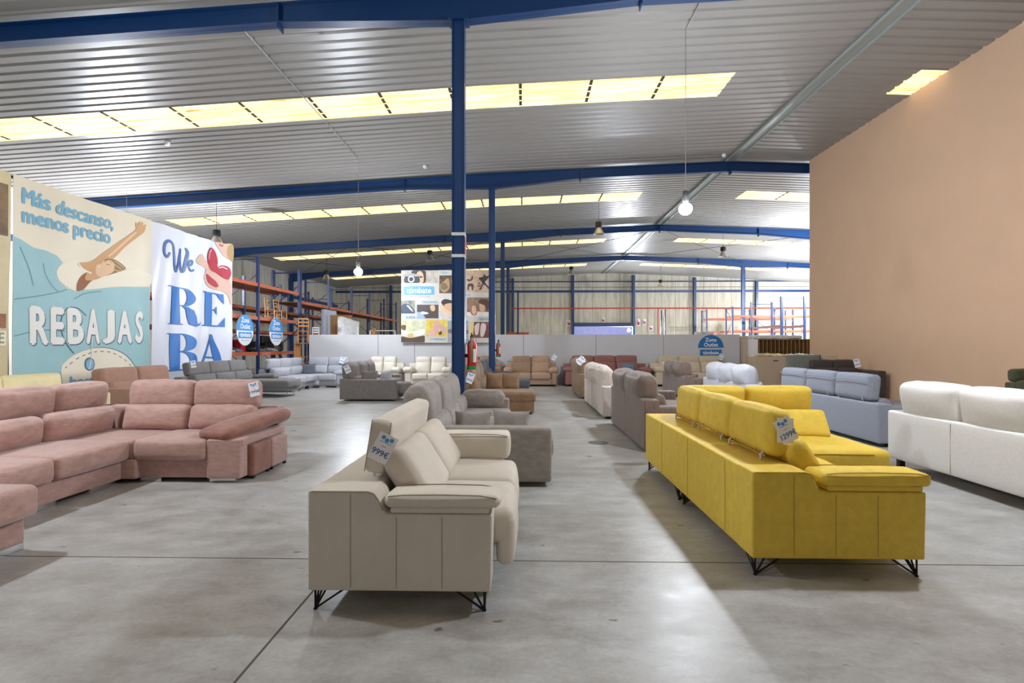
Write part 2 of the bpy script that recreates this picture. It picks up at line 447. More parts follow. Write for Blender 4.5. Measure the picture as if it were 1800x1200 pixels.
# roof bracing rods
br = [((-1.08, FR[3]), (RIDGE_X, FR[4])), ((RIDGE_X, FR[3]), (-1.08, FR[4])), ((RIDGE_X, FR[3]), (15.16, FR[4])), ((15.16, FR[3]), (RIDGE_X, FR[4])), ((-9, FR[3]), (-1.08, FR[4])), ((-1.08, FR[3]), (-9, FR[4])), ((-16, FR[3]), (-9, FR[4])), ((-9, FR[3]), (-16, FR[4]))]
for i, (a, b) in enumerate(br):
    tag(MB().tube([(a[0], a[1], zr(a[0]) - .2), (b[0], b[1], zr(b[0]) - .2)], .012, 6).build('bracing_rod', M_BLACK, smooth=False), kind='structure')

# walls
def panel_wall_mat(name, rgb, axis, pitch):
    m = bpy.data.materials.new(name); m.use_nodes = True; nt = m.node_tree; N = nt.nodes; L = nt.links
    p = N['Principled BSDF']; p.inputs['Roughness'].default_value = .85
    tc = N.new('ShaderNodeTexCoord'); sx = N.new('ShaderNodeSeparateXYZ'); L.new(tc.outputs['Object'], sx.inputs[0])
    def mth(op, a, b=None):
        x = N.new('ShaderNodeMath'); x.operation = op; L.new(a, x.inputs[0])
        if b is not None: x.inputs[1].default_value = b
        return x.outputs[0]
    u = mth('DIVIDE', sx.outputs[axis], pitch); fr = mth('FRACT', u); ln = mth('LESS_THAN', fr, .025)
    mp = N.new('ShaderNodeMapping'); L.new(tc.outputs['Object'], mp.inputs[0]); mp.inputs['Scale'].default_value = (3, 3, .35)
    n = N.new('ShaderNodeTexNoise'); n.inputs['Scale'].default_value = 1.2; n.inputs['Detail'].default_value = 8; n.inputs['Roughness'].default_value = .7; L.new(mp.outputs[0], n.inputs['Vector'])
    r = N.new('ShaderNodeValToRGB'); L.new(n.outputs['Fac'], r.inputs[0]); e = r.color_ramp.elements
    c = lin(rgb); e[0].position = .3; e[0].color = (c[0] * .62, c[1] * .58, c[2] * .5, 1); e[1].position = .62; e[1].color = (*c, 1)
    mx = N.new('ShaderNodeMix'); mx.data_type = 'RGBA'; L.new(ln, mx.inputs[0]); L.new(r.outputs[0], mx.inputs[6]); mx.inputs[7].default_value = (c[0] * .35, c[1] * .34, c[2] * .32, 1)
    L.new(mx.outputs[2], p.inputs['Base Color']); return m
M_CONC = panel_wall_mat('concrete_wall_panels', (206, 200, 184), 0, 1.2)
M_CONCL = panel_wall_mat('pale_wall_panels', (190, 188, 180), 1, 1.1)
DX0, DX1, DZ = 4.35, 9.5, 3.05
fw = MB()
for (x0, x1, z0) in ((XL, DX0, 0), (DX0, DX1, DZ), (DX1, XR, 0)):
    xs = [x0] + [x for x in (-1.08, RIDGE_X, 15.16) if x0 < x < x1] + [x1]
    for a, b in zip(xs, xs[1:]):
        fw.add([(a, Y1, z0), (b, Y1, z0), (b, Y1, zs(b) + .2), (a, Y1, zs(a) + .2), (a, Y1 + .2, z0), (b, Y1 + .2, z0), (b, Y1 + .2, zs(b) + .2), (a, Y1 + .2, zs(a) + .2)],
               [(0, 3, 2, 1), (4, 5, 6, 7), (0, 1, 5, 4), (3, 7, 6, 2), (0, 4, 7, 3), (1, 2, 6, 5)])
wb = tag(fw.build('wall_back', M_CONC, smooth=False), kind='structure')
MB().box(XL, XR, Y1 - .02, Y1, 6.45, 6.5).build('ledge_shadow_line', mat('ledge_shadow_tone', (110, 104, 92), .9), wb, smooth=False)  # dark strip paints the ledge's shadow line onto the wall
tag(MB().box(XL - .2, XL, Y0, Y1, 0, zs(XL) + .25).build('wall_left', M_CONCL, smooth=False), kind='structure')
tag(MB().box(XR, XR + .2, Y0, Y1, 0, zs(XR) + .25).build('wall_right', M_CONCL, smooth=False), kind='structure')
tag(MB().box(9.8, XR, Y0 - .2, Y0, 0, zs(9.8) + .2).build('wall_front', M_CONCL, smooth=False), kind='structure')
PW_END = 17.4
pw = MB(); pw.add([(9.6, Y0, 0), (9.6, PW_END, 0), (9.6, PW_END, zs(9.6) + .03), (9.6, Y0, zs(9.6) + .03), (9.8, Y0, 0), (9.8, PW_END, 0), (9.8, PW_END, zs(9.8) + .03), (9.8, Y0, zs(9.8) + .03)],
                  [(0, 1, 2, 3), (4, 7, 6, 5), (0, 4, 5, 1), (3, 2, 6, 7), (1, 5, 6, 2), (0, 3, 7, 4)])
tag(pw.build('wall_partition', mat('peach_render', (208, 174, 144), .9, 0, .035, 1.2, .12, 90), smooth=False), kind='structure')
for x in (-11.6, -6.1, -.92, 4.3, 9.55, 14.8, 20.1, 25.4):
    tag(MB().box(x - .1, x + .1, Y1 - .3, Y1 - .01, 0, zr(x) - .05).build('wall_column', M_STEEL, smooth=False), kind='structure')
for z in (6.1,):
    tag(MB().box(XL, XR, Y1 - .16, Y1 - .02, z - .09, z + .09).build('wall_girt', M_STEEL, smooth=False), kind='structure')
tag(MB().box(XL, XR, Y1 - .22, Y1 - .05, zr(XL) * 0 + 6.9, 6.98).build('wall_girt', M_STEEL, smooth=False), kind='structure')
tag(MB().box(XL + .02, XL + .16, Y0, Y1, 4.75, 4.95).build('wall_girt', M_STEEL, smooth=False), kind='structure')
tag(MB().box(DX0, DX1, Y1 - .3, Y1 + .05, DZ, DZ + .32).build('door_lintel', mat('lintel_steel', (30, 48, 88), .5), smooth=False), kind='structure')
# outside the loading door
tag(MB().box(0, 14, 54, 54.3, 0, 6).build('outside_wall', mat('lavender_cladding', (150, 152, 206), .6, 0, .1, 3), smooth=False), kind='structure')
# fire pipe and safety signs on the far wall
p = MB().tube([(-1, Y1 - .37, 4.62), (30, Y1 - .37, 4.62)], .05, 8).tube([(11.6, Y1 - .37, 4.62), (11.6, Y1 - .37, .2)], .05, 8)
tag(p.build('fire_pipe', M_PIPE, smooth=False), 'red fire pipe running along the concrete far wall with one drop', 'pipe')
def wall_sign(x, z, wd, ht, m, label):
    e = root('safety_sign', label, 'sign', (x, Y1 - .03, z))
    MB().box(-wd / 2, wd / 2, -.02, 0, -ht / 2, ht / 2).build('plate', M_SIGNW, e, smooth=False)
    MB().box(-wd * .36, wd * .36, -.026, -.018, -ht * .38, ht * .1).build('symbol', m, e, smooth=False)
    MB().box(-wd * .36, -wd * .1, -.026, -.018, ht * .14, ht * .4).build('symbol', m, e, smooth=False)
wall_sign(3.95, 3.35, .34, .5, M_PIPE, 'red and white fire sign on the concrete panels before the doorway column')
wall_sign(6.92, 3.62, .3, .34, M_PIPE, 'red and white safety sign above the middle of the loading doorway')
wall_sign(6.92, 3.18, .55, .25, M_GREEN, 'green exit sign on the lintel of the loading doorway')
wall_sign(9.98, 3.4, .3, .6, M_PIPE, 'narrow red fire sign just past the doorway, nearest its column')
wall_sign(10.5, 3.45, .3, .46, M_PIPE, 'red fire sign second past the loading doorway')
wall_sign(11.05, 2.9, .38, .38, M_PIPE, 'low red fire sign beside the drop of the red pipe')

# low white partition across the hall
pa = MB()
PX = [-7.92, -5.35, -4.0, 0, 2.65, 5.1, 7.86]
PY = 18.75
for a, b in zip(PX, PX[1:]): pa.box(a + .006, b - .006, PY, PY + .1, 0, 1.80)
tag(pa.build('wall_divider', mat('white_partition_board', (194, 194, 197), .6, 0, .03, 2), smooth=False, bevel=.004), kind='structure')
tag(MB().box(PX[0], PX[-1], PY + .1, PY + .16, 0, 1.75).build('trim_21', M_BOARD, smooth=False), kind='structure')

# ------------------------------------------------------------------ lamps
def lit_lamp(x, y, zb, label, glow=None, ztop=None):
    e = root('pendant_lamp', label, 'lamp', (x, y, zb))
    top = (ztop or zs(x) - .03) - zb
    MB().tube([(0, 0, .2), (0, 0, top)], .006, 6).build('cable', M_GALV, e)
    MB().lathe([(.02, .36), (.06, .34), (.06, .17), (.05, .11)], n=16).build('housing', M_PLAST, e)
    n = 10; pr = [(.001 + .125 * math.sin(math.pi * k / n), -.115 * math.cos(math.pi * k / n)) for k in range(n + 1)]
    MB().lathe(pr, n=18).build('bulb', glow or M_BULB, e)
lit_lamp(3.15, yw(3.15, 9.95), 4.05, 'lit white pendant lamp hanging over the yellow corner sofa')
lit_lamp(-5.06, yw(-5.06, 15.7), 3.65, 'lit white pendant lamp hanging before the low white partition')
lit_lamp(3.6, 4.15, 4.40, 'lit pendant lamp hanging closest to the peach wall, high at the photo edge')
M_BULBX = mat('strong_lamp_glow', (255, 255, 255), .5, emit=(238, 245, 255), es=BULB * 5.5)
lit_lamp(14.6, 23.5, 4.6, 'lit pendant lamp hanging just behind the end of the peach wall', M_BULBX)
lit_lamp(18.6, 31.0, 4.8, 'added lit pendant lamp in the far bay, unseen behind the peach wall', M_BULBX)  # unseen lamp added to brighten the far roof
lit_lamp(23.0, 39.0, 4.8, 'added lit pendant lamp nearest the far concrete wall, unseen behind the peach wall', M_BULBX)  # another unseen lamp, put in to lift the dark far wall
lit_lamp(-5.8, 4.0, 4.1, 'lit pendant lamp hanging over the pink corner sofa')
lit_lamp(-13.4, 17.0, 4.0, 'added lit pendant lamp brightening the rack row, unseen behind the white sale banner', mat('added_lamp_glow', (255, 255, 255), .5, emit=(238, 245, 255), es=BULB * 3))  # unseen lamp added to brighten the left wall and racks
lit_lamp(9.15, 44.62, 2.72, 'lit lamp hanging from the lintel of the loading doorway', M_BULBX, 3.06)
def off_lamp(x, y, z, label, m=M_ALU):
    e = root('pendant_lamp', label, 'lamp', (x, y, z))
    MB().tube([(0, 0, .5), (0, 0, zs(x) - z - .03)], .008, 6).build('cable', M_BLACK, e)
    MB().lathe([(.13, .52), (.14, .50), (.14, .32), (.07, .28)], n=14).build('housing', M_PLAST, e)
    MB().lathe([(.08, .30), (.13, .22), (.20, .08), (.24, 0), (.225, 0), (.18, .08), (.11, .2), (.06, .27)], n=20).build('lamp_shade', m, e)
for (x, y, z, l) in [(3.25, 22.1, 6.2, 'unlit bell pendant lamp under the roof beyond the lit lamp over the yellow sofa'), (10.8, 27.7, 6.2, 'unlit bell pendant lamp under the roof just past the ridge, near the peach wall edge'),
                     (-5.0, 27.4, 5.95, 'unlit bell pendant lamp above the photo collage banner'), (3.3, 35.2, 6.3, 'unlit bell pendant lamp above the low beige sofa, nearest the far wall columns'),
                     (10.5, 39.2, 5.9, 'small unlit pendant lamp in front of the far concrete wall'), (-11.5, 19.2, 5.2, 'unlit bell pendant lamp showing above the corner of the we rebajas banner'),
                     (-11.6, 30.2, 5.3, 'unlit bell pendant lamp above the long pallet rack')]:
    off_lamp(x, yw(x, y), z, l)
for (x, ya, yb, l) in [(-5.06, 8.7, 15.5, 'thin grey conduit under the roof leading to the lamp before the partition'), (3.15, 6.2, 10.0, 'thin grey conduit under the roof leading to the lamp over the yellow sofa')]:
    tag(MB().tube([(x, ya, zs(x) - .03), (x, yb, zs(x) - .03)], .012, 6).build('conduit', M_GALV), l, 'conduit')
for (x, y, l) in [(-9.6, 13.6, 'white smoke detector under the roof above the banners'), (6.6, 17.0, 'white smoke detector under the roof beside the ridge beam'), (-3.2, 16.6, 'white smoke detector under the roof in front of the second beam')]:
    tag(MB().lathe([(.06, 0), (.07, -.04), (.05, -.09), (.01, -.1)], (x, y, zs(x))).build('smoke_detector', M_WHITEP), l, 'detector')

# ------------------------------------------------------------------ price cards
def price_card(loc, rot, price, label, s=1.0, second=False):
    e = root('price_card', label, 'price tag', loc, 0, 'price cards on the sofas'); e.rotation_euler = rot
    MB().box(-.05 * s, .05 * s, -.07 * s, .07 * s, -.001, .001).build('card', M_CARD, e, smooth=False)
    if second: MB().box(-.05 * s, .05 * s, -.07 * s, .07 * s, -.006, -.004, Matrix.Rotation(R(-28), 4, 'Z')).build('card', M_CARD, e, smooth=False)
    k = MB()
    for dx in (-.022, 0, .022): k.lathe([(.011 * s, 0), (.011 * s, .001)], (dx * s, (.045 + (0.004 if dx else -.004)) * s, .0012), 8)
    k.box(-.03 * s, .03 * s, .026 * s, .029 * s, .0012, .0016)
    k.build('crest', mat('pale_blue_ink', (84, 150, 206), .6), e, smooth=False)
    MB().box(-.014 * s, .014 * s, .006 * s, .0085 * s, .0012, .0016).build('printed_line', M_PIPE, e, smooth=False)
    text_part('printed_price', e, M_INK, price, .042 * s, (0, -.028 * s, .0022), bold=.0006 * s)
    return e

# ------------------------------------------------------------------ sofas
def hairpin(parent, x, y, z, sx, sy, h=.1):
    """black wire leg: a foot at the corner with rods fanning up along both sides"""
    mb = MB(); f = Vector((x, y, 0)); r = .006
    mb.tube([(x, y, 0), (x, y, h)], r, 6)
    for (dx, dy) in ((.16, 0), (.06, 0), (0, .16), (0, .06)):
        mb.tube([(x, y, .004), (x + sx * dx, y + sy * dy, h)], r, 6)
    mb.tube([(x, y, h), (x + sx * .17, y, h)], r, 6); mb.tube([(x, y, h), (x, y + sy * .17, h)], r, 6)
    mb.lathe([(.011, 0), (.011, .008)], (x, y, 0), 8)
    return mb.build('leg', M_BLACK, parent)

def notch_profile(d, h_hi=.635, h_lo=.515, b=.11):
    return [(0, b), (d, b), (d + .008, h_lo), (.415, h_lo), (.392, .545), (.372, .60), (.350, .628), (.325, h_hi), (0, h_hi)]

def notch_side(parent, m, y0, y1, d, seams=True, ms=M_SEAM, name='arm'):
    mb = MB(); mb.prism(notch_profile(d), y0, y1, 'y')
    return mb.build(name, m, parent, bevel=.014, bseg=3)

def wire_leg_sofa(name, label, loc, L, Dp, m, seam_m, heads, n_seats, near_seams, back_seams, far_arm=True):
    """low-backed sofa facing +x; near arm at y=0, far end at y=L; back plane at x=0"""
    e = root(name, label, 'sofa', loc)
    AW = .22
    notch_side(e, m, 0, AW, Dp)
    if far_arm: notch_side(e, m, L - AW, L, Dp)
    # back shelf
    MB().rbox(0, .345, AW - .01, L - (AW if far_arm else 0) + .01, .11, .630, .016).build('back', m, e)
    MB().rbox(.1, Dp - .03, AW - .01, L - (AW if far_arm else 0) + .01, .12, .30, .02).build('base', m, e)
    sm = MB()
    for x in near_seams: sm.tube([(x, -.0015, .13), (x, -.0015, (.50 if x > .4 else .62))], .0016, 5)
    for y in back_seams: sm.tube([(-.0005, y, .13), (-.0005, y, .615)], .0026, 5)
    sm.tube([(.02, -.001, .632), (.318, -.001, .632), (.352, -.001, .62), (.376, -.001, .588), (.40, -.001, .535)], .003, 5)
    sm.build('seam', seam_m, e)
    return e, AW

def arm_pad(e, m, seam_m, y0, y1, x0, x1, z0, z1):
    p = MB().rbox(x0, x1, y0, y1, z0, z1, .03, (.012, .006, .014), 8, wob=.004).build('arm_pad', m, e)
    MB().rbox(x0 + .03, x1 - .05, y0 + .005, y1 - .005, z0 - .028, z0 + .006, .012).build('pad_support', m, e)
    mb = MB()
    for y in (y0 + .004, y1 - .004):
        mb.tube([(x0 + .02, y, z1 - .004), (x0 + .1, y, z1 + .004), ((x0 + x1) / 2, y, z1 + .007), (x1 - .1, y, z1 + .003), (x1 - .012, y, z1 - .012)], .0035, 6)
    mb.build('piping', seam_m, p)

def rotY(a): return Matrix.Rotation(R(a), 3, 'Y')
def rotX(a): return Matrix.Rotation(R(a), 3, 'X')

# --- beige sofa in front
bx, by = -1.136, 2.67
sb = mat('beige_piping', (150, 136, 116), .9)
e, AW = wire_leg_sofa('beige_sofa', 'beige two-seat sofa on black wire legs with one raised headrest, closest to the viewer', (bx, by, 0), 1.74, .965, M_BEIGE, sb, 1, 2, (.228, .47, .71), (.22, .87))
L = 1.74
arm_pad(e, M_BEIGE, sb, .0, .215, .405, 1.008, .545, .610)
arm_pad(e, M_BEIGE, sb, L - .27, L - .0, .42, 1.02, .485, .675)
for i in range(2):
    a = AW + i * (L - 2 * AW) / 2; b = a + (L - 2 * AW) / 2
    s = MB().rbox(.36, 1.08, a + .004, b - .004, .27, .475, .055, (.01, .0, .025), 8, wob=.006).build('seat', M_BEIGE, e)
    MB().rbox(.985, 1.085, a + .006, b - .006, .15, .44, .04, (.018, 0, .0), 8, wob=.004).build('footrest_panel', M_BEIGE, e)
    MB().rbox(.395, .555, a + .003, b - .003, .42, .82, .06, (.02, .0, .0), 8, wob=.006, rot=rotY(-33)).build('back_cushion', M_BEIGE, e)
h = MB().rbox(.235, .365, AW + .03, L - AW - .08, .66, .975, .035, (.012, .006, .01), 9, wob=.004, rot=rotY(9)).build('headrest', M_BEIGE, e)
mb = MB()
for (xx, zz) in ((-.055, .15), (.055, .15)):
    q = [rotY(9) @ Vector((xx, 0, zz)), rotY(9) @ Vector((xx, 0, -zz))]
    mb.tube([(q[0].x + .3, AW + .034, q[0].z + .8175), (q[1].x + .3, AW + .034, q[1].z + .8175)], .003, 6)
mb.build('piping', sb, h)
for y in (AW + .12, L - AW - .2): MB().tube([(.25, y, .62), (.27, y, .70)], .008, 8).build('headrest_bracket', M_CHROME, e)
for (x, y, sx, sy) in ((.03, .03, 1, 1), (.93, .03, -1, 1), (.03, L - .03, 1, -1), (.93, L - .03, -1, -1)): hairpin(e, x, y, 0, sx, sy, .112)
price_card((bx + .335, by + .235, .815), Euler((R(84), R(28), R(8))), '999€', 'white 999 euro price card on the raised headrest of the beige front sofa', 1.15)

# --- yellow corner sofa
yx, yy = 1.385, 3.13
sy_ = mat('mustard_piping', (168, 136, 40), .8)
L = 2.70; Dp = 1.03
e, AW = wire_leg_sofa('yellow_corner_sofa', 'yellow corner sofa with chaise, raised headrests and black wire legs', (yx, yy, 0), L, Dp, M_YEL, sy_, 3, 3, (.25, .50, .75), (.42, 1.22, 2.02), far_arm=False)
arm_pad(e, M_YEL, sy_, .0, .225, .425, 1.075, .545, .625)
WB = 2.05   # start of the wing's back shelf (local y)
MB().rbox(.30, 1.68, L - .36, L, .11, .630, .016).build('wing_back', M_YEL, e)
for i in range(2):
    a = AW + i * .62; MB().rbox(.36, 1.08, a + .003, a + .617, .27, .475, .055, (.01, 0, .022), 8, wob=.005).build('seat', M_YEL, e)
    MB().rbox(.98, 1.09, a + .006, a + .614, .15, .44, .04, (.018, 0, 0), 8).build('footrest_panel', M_YEL, e)
    MB().rbox(.395, .555, a + .003, a + .70, .42, .79, .06, (.02, 0, 0), 8, wob=.006, rot=rotY(-33)).build('back_cushion', M_YEL, e)
c = MB().rbox(.36, 1.86, 1.44, 2.5, .25, .475, .05, (.008, .008, .02), 10, wob=.005).build('chaise_seat', M_YEL, e)
MB().rbox(.36, 1.82, 1.50, 2.5, .12, .28, .03).build('chaise_base', M_YEL, e)
MB().tube([(.9, 1.437, .44), (1.3, 1.437, .443), (1.7, 1.437, .44)], .003, 6).build('piping', sy_, c)
for i in range(3):
    a = .27 + i * .685
    h = MB().rbox(.225, .375, a, a + .66, .668, .975, .05, (.02, .006, .012), 9, wob=.005, rot=rotY(5)).build('headrest', M_YEL, e)
    mb = MB()
    mb.tube([(.212, a + .03, .672), (.212, a + .63, .672)], .006, 6)
    for t in (.16, .50): mb.tube([(.216, a + t, .675), (.214, a + t + .004, .80)], .0028, 5)
    mb.build('piping', sy_, h)
    for t in (.07, .59): MB().tube([(.205, a + t, .625), (.205, a + t, .675), (.222, a + t, .69)], .009, 8).build('headrest_bracket', M_CHROME, e)
for i in range(2):
    a = .28 + i * .70
    MB().rbox(a, a + .69, L - .36, L - .22, .655, .965, .05, (.006, .02, .01), 9, wob=.005, rot=rotX(6)).build('headrest', M_YEL, e)
    MB().rbox(a + .05, a + .74, 2.13, 2.27, .43, .74, .045, (.0, .015, .0), 9, wob=.005, rot=rotX(-30)).build('back_cushion', M_YEL, e)
for (x, y, sx, sy) in ((.03, .03, 1, 1), (1.0, .03, -1, 1), (.03, 1.55, 1, 1), (.03, 1.42, 1, -1), (.03, L - .03, 1, -1), (1.64, L - .03, -1, -1), (1.76, 1.56, -1, 1)): hairpin(e, x, y, 0, sx, sy, .112)
price_card((yx + .33, yy + .255, .845), Euler((R(82), R(-24), R(10))), '1299€', 'white 1299 euro price card on the headrest of the yellow sofa', 1.15, second=True)

# --- generic sofas: local x along the length, front towards -y
def sofa(name, label, loc, rot, L, D, m, n=3, arm_w=.22, arm_h=.58, arms=(1, 1), seat_h=.45, base_z=.06, back_h=.66, back_t=.2, head='raised', head_top=.97, head_n=None,
         legs='block', leg_m=None, chaise=0, chaise_end=0, chaise_wall=False, arm_style='box', tuft=False, pouch=False, group=None, seat_n=None, head_m=None, head_lean=6, piping=False, arm_drop=0, hs=.0, backseam=False):
    e = root(name, label, 'sofa', loc, rot, group)
    hx, hy = L / 2, D / 2
    xa = -hx + (arm_w if arms[0] else 0); xb = hx - (arm_w if arms[1] else 0)
    MB().rbox(-hx + .01, hx - .01, -hy + .06, hy - .02, base_z, .27, .025, seg=4).build('base', m, e)
    bk = MB().rbox(-hx, hx, hy - back_t, hy, base_z, back_h, .03, (0, .006, 0), 6, wob=.002).build('back', m, e)
    if backseam:
        mb = MB()
        for k in range(1, n): mb.tube([(-hx + L * k / n, hy + .003, base_z + .02), (-hx + L * k / n, hy + .003, back_h - .03)], .003, 5)
        mb.build('seam', M_SEAM, bk)
    sn = seat_n or n
    for i in range(sn):
        a = xa + (xb - xa) * i / sn; b = xa + (xb - xa) * (i + 1) / sn
        ext = 0
        if chaise and ((chaise_end < 0 and i == 0) or (chaise_end > 0 and i == sn - 1)): ext = chaise
        nm = 'chaise_seat' if ext else 'seat'
        MB().rbox(a + .004, b - .004, -hy - ext - .03, hy - back_t - .02, .24, seat_h, .055, (.004, .012, .022), 7, wob=.006).build(nm, m, e)
        if ext:
            MB().rbox(a + .01, b - .01, -hy - ext, -hy + .1, base_z, .26, .025).build('chaise_base', m, e)
    for i in range(n):
        a = xa + (xb - xa) * i / n; b = xa + (xb - xa) * (i + 1) / n
        if tuft:
            c = MB().rbox(a + .004, b - .004, hy - back_t - .17, hy - back_t + .02, seat_h - .03, back_h + .04, .05, (0, .03, 0), 7, wob=.008, rot=rotX(-10)).build('back_cushion', m, e)
            mb = MB()
            for q in (.25, .5, .75): mb.rbox(a + (b - a) * q - .012, a + (b - a) * q + .012, hy - back_t - .205, hy - back_t - .18, .55, .574, .01, seg=2)
            mb.build('button', m, c)
        else:
            MB().rbox(a + .004, b - .004, hy - back_t - .16, hy - back_t + .03, seat_h - .04, back_h + .05, .07, (0, .035, .0), 7, wob=.008, rot=rotX(-14)).build('back_cushion', m, e)
    hn = head_n or n
    hm = head_m or m
    xa2, xb2 = (xa - hs, xb + hs)
    for i in range(hn):
        if head == 'none': break
        a = xa2 + (xb2 - xa2) * i / hn; b = xa2 + (xb2 - xa2) * (i + 1) / hn
        if head == 'raised':
            h = MB().rbox(a + .006, b - .006, hy - back_t + .0, hy - .03, back_h + .01, head_top, .055, (.006, .02, .012), 8, wob=.005, rot=rotX(-head_lean)).build('headrest', hm, e)
            if piping:
                mb = MB(); mb.tube([(a + .03, hy + .0, head_top - .09), ((a + b) / 2, hy + .008, head_top - .085), (b - .03, hy + .0, head_top - .09)], .006, 6)
                mb.build('piping', m, h)
                for t in (.14, b - a - .14): MB().tube([(a + t, hy - .03, back_h - .01), (a + t, hy - .012, back_h + .07)], .009, 8).build('headrest_bracket', M_CHROME, e)
        elif head == 'pillow':
            MB().rbox(a + .006, b - .006, hy - back_t - .05, hy + .02, back_h - .06, head_top, .10, (.01, .04, .03), 9, wob=.018, rot=rotX(-4), wf=5).build('back_pillow', hm, e)
        elif head == 'soft':
            MB().rbox(a + .004, b - .004, hy - back_t - .06, hy - .01, back_h - .04, head_top, .07, (.004, .03, .012), 8, wob=.008, rot=rotX(-8)).build('back_pillow', hm, e)
    for sd in (0, 1):
        if not arms[sd]: continue
        a, b = (-hx, -hx + arm_w) if sd == 0 else (hx - arm_w, hx)
        yf = -hy
        if chaise_wall and ((chaise_end < 0 and sd == 0) or (chaise_end > 0 and sd == 1)): yf = -hy - chaise
        if arm_style == 'box':
            MB().rbox(a, b, yf, hy - .01, base_z, arm_h, .03, (.004, 0, .006), 6, wob=.003).build('arm', m, e)
        elif arm_style == 'pad':
            MB().rbox(a, b, yf, hy - .01, base_z, arm_h - .10, .03, seg=5).build('arm', m, e)
            MB().rbox(a - .03, b + .03, yf - .02, hy - .25, arm_h - .13, arm_h, .055, (.01, .01, .03), 7, wob=.01, rot=rotX(-3)).build('arm_pad', m, e)
        elif arm_style == 'roll':
            MB().rbox(a + .02, b - .02, yf + .03, hy - .01, base_z, arm_h - .06, .04, (.02, 0, 0), 6).build('arm', m, e)
            MB().rbox(a - .05, b + .05, yf - .02, hy - .12, arm_h - .19, arm_h + .02, .095, (.0, .02, .015), 7, wob=.012, rot=rotX(-7)).build('arm_pad', m, e)
    lm = leg_m or M_PLAST
    fx = [(-hx + .08, -hy + .1), (hx - .08, -hy + .1), (-hx + .08, hy - .1), (hx - .08, hy - .1)]
    if chaise:
        cx = (xa + (xb - xa) / sn / 2) if chaise_end < 0 else (xb - (xb - xa) / sn / 2)
        fx += [(cx - .2, -hy - chaise + .08), (cx + .2, -hy - chaise + .08)]
    for (x, y) in fx:
        if legs == 'block': MB().box(x - .03, x + .03, y - .03, y + .03, 0, base_z + .02).build('leg', lm, e, bevel=.004)
        elif legs == 'slim': MB().tube([(x, y, 0), (x, y, base_z + .02)], .011, 8).build('leg', lm, e)
        elif legs == 'blade': MB().box(x - .08, x + .08, y - .012, y + .012, 0, base_z + .02).build('leg', lm, e, bevel=.003)
    return e
def side_sofa(name, label, xb, y0, L, D, m, **k):
    """faces +x; back plane at x = xb, near end at y = y0"""
    return sofa(name, label, (xb + D / 2, y0 + L / 2, 0), R(90), L, D, m, **k)
def wall_sofa(name, label, x0, x1, yb, D, m, **k):
    """faces the viewer; back plane at y = yb"""
    return sofa(name, label, ((x0 + x1) / 2, yb - D / 2, 0), 0, x1 - x0, D, m, **k)
def cushion(name, label, loc, rot, wd, ht, th, m, group=None, seed=0):
    o = MB().pillow(wd, ht, th, seed=seed).build(name, m)
    o.location = loc; o.rotation_euler = rot
    return tag(o, label, 'cushion', group)

# white sofa at the right
side_sofa('white_sofa', 'white fabric sofa on black feet seen from behind, closest to the peach wall', 4.22, 3.38, 2.66, 1.05, M_WHITE, n=3, head='soft', head_top=1.0, back_h=.655, base_z=.11, arm_h=.64, head_n=3, backseam=True, hs=.06, legs='block')
# blue-grey
e = side_sofa('blue_grey_sofa', 'blue-grey sofa seen from behind with three piped headrests, behind the yellow sofa', 4.86, 7.12, 2.95, 1.0, M_BLUEG, n=3, head='raised', head_top=.985, back_h=.60, arm_h=.57, piping=True, head_lean=-5, base_z=.05, chaise=.6, chaise_end=-1)
side_sofa('pale_grey_sofa', 'pale grey sofa seen from behind with three plump back pillows', 4.5, 10.2, 2.75, 1.0, M_LGREY, n=3, head='pillow', head_top=.98, back_h=.62, arm_h=.58)
side_sofa('taupe_small_sofa', 'taupe sofa seen from behind, between the pale grey sofa and the cream sofa', 4.15, 13.2, 2.2, 1.0, M_TAUPE, n=2, head='pillow', head_top=.95, back_h=.62, arm_h=.55)
# middle row
side_sofa('taupe_sofa', 'taupe velvet sofa seen from behind, its end beside the yellow sofa', 1.58, 6.72, 2.55, 1.1, M_TAUPE, n=2, head='pillow', head_top=1.0, back_h=.69, arm_h=.60, base_z=.02, legs='none', backseam=True)
side_sofa('oat_sofa', 'pale oat sofa seen from behind with four creased pillows, middle of its row', 1.5, 9.75, 2.9, 1.0, M_LBEI, n=4, head='pillow', head_top=.98, back_h=.62, arm_h=.6, base_z=.05, backseam=True)
side_sofa('brown_sofa', 'brown velvet sofa seen from behind at the far end of the middle row', 1.48, 13.4, 2.3, 1.0, M_BROWN, n=3, head='pillow', head_top=1.03, back_h=.66, arm_h=.6, base_z=.04)
# grey chaise sofa by the column
side_sofa('grey_chaise_sofa', 'mouse grey velvet chaise sofa between the beige sofa and the blue column', -1.22, 5.05, 2.95, 1.0, M_GREY, n=3, head='pillow', head_top=.97, back_h=.6, chaise=.5, chaise_end=-1, chaise_wall=True, arm_style='box', arm_h=.585, arm_w=.2, base_z=.05, leg_m=M_CHROME, legs='slim')
MBp = MB
cushion('throw_cushion', 'grey velvet cushion tucked behind the beige sofa arm on the grey chaise', (-.54, 5.40, .56), Euler((R(66), 0, R(-4))), .40, .30, .13, M_GREY, seed=1)
cushion('throw_cushion', 'grey velvet cushion upright on the open end of the grey chaise', (-.13, 5.40, .57), Euler((R(72), R(3), R(5))), .40, .30, .14, M_GREY, seed=2)
MB().rbox(-.95, -.30, 7.72, 8.02, .42, .70, .09, (.02, .02, .03), 8, wob=.012).build('arm_pad', M_GREY, bpy.data.objects['grey_chaise_sofa'], world=True)
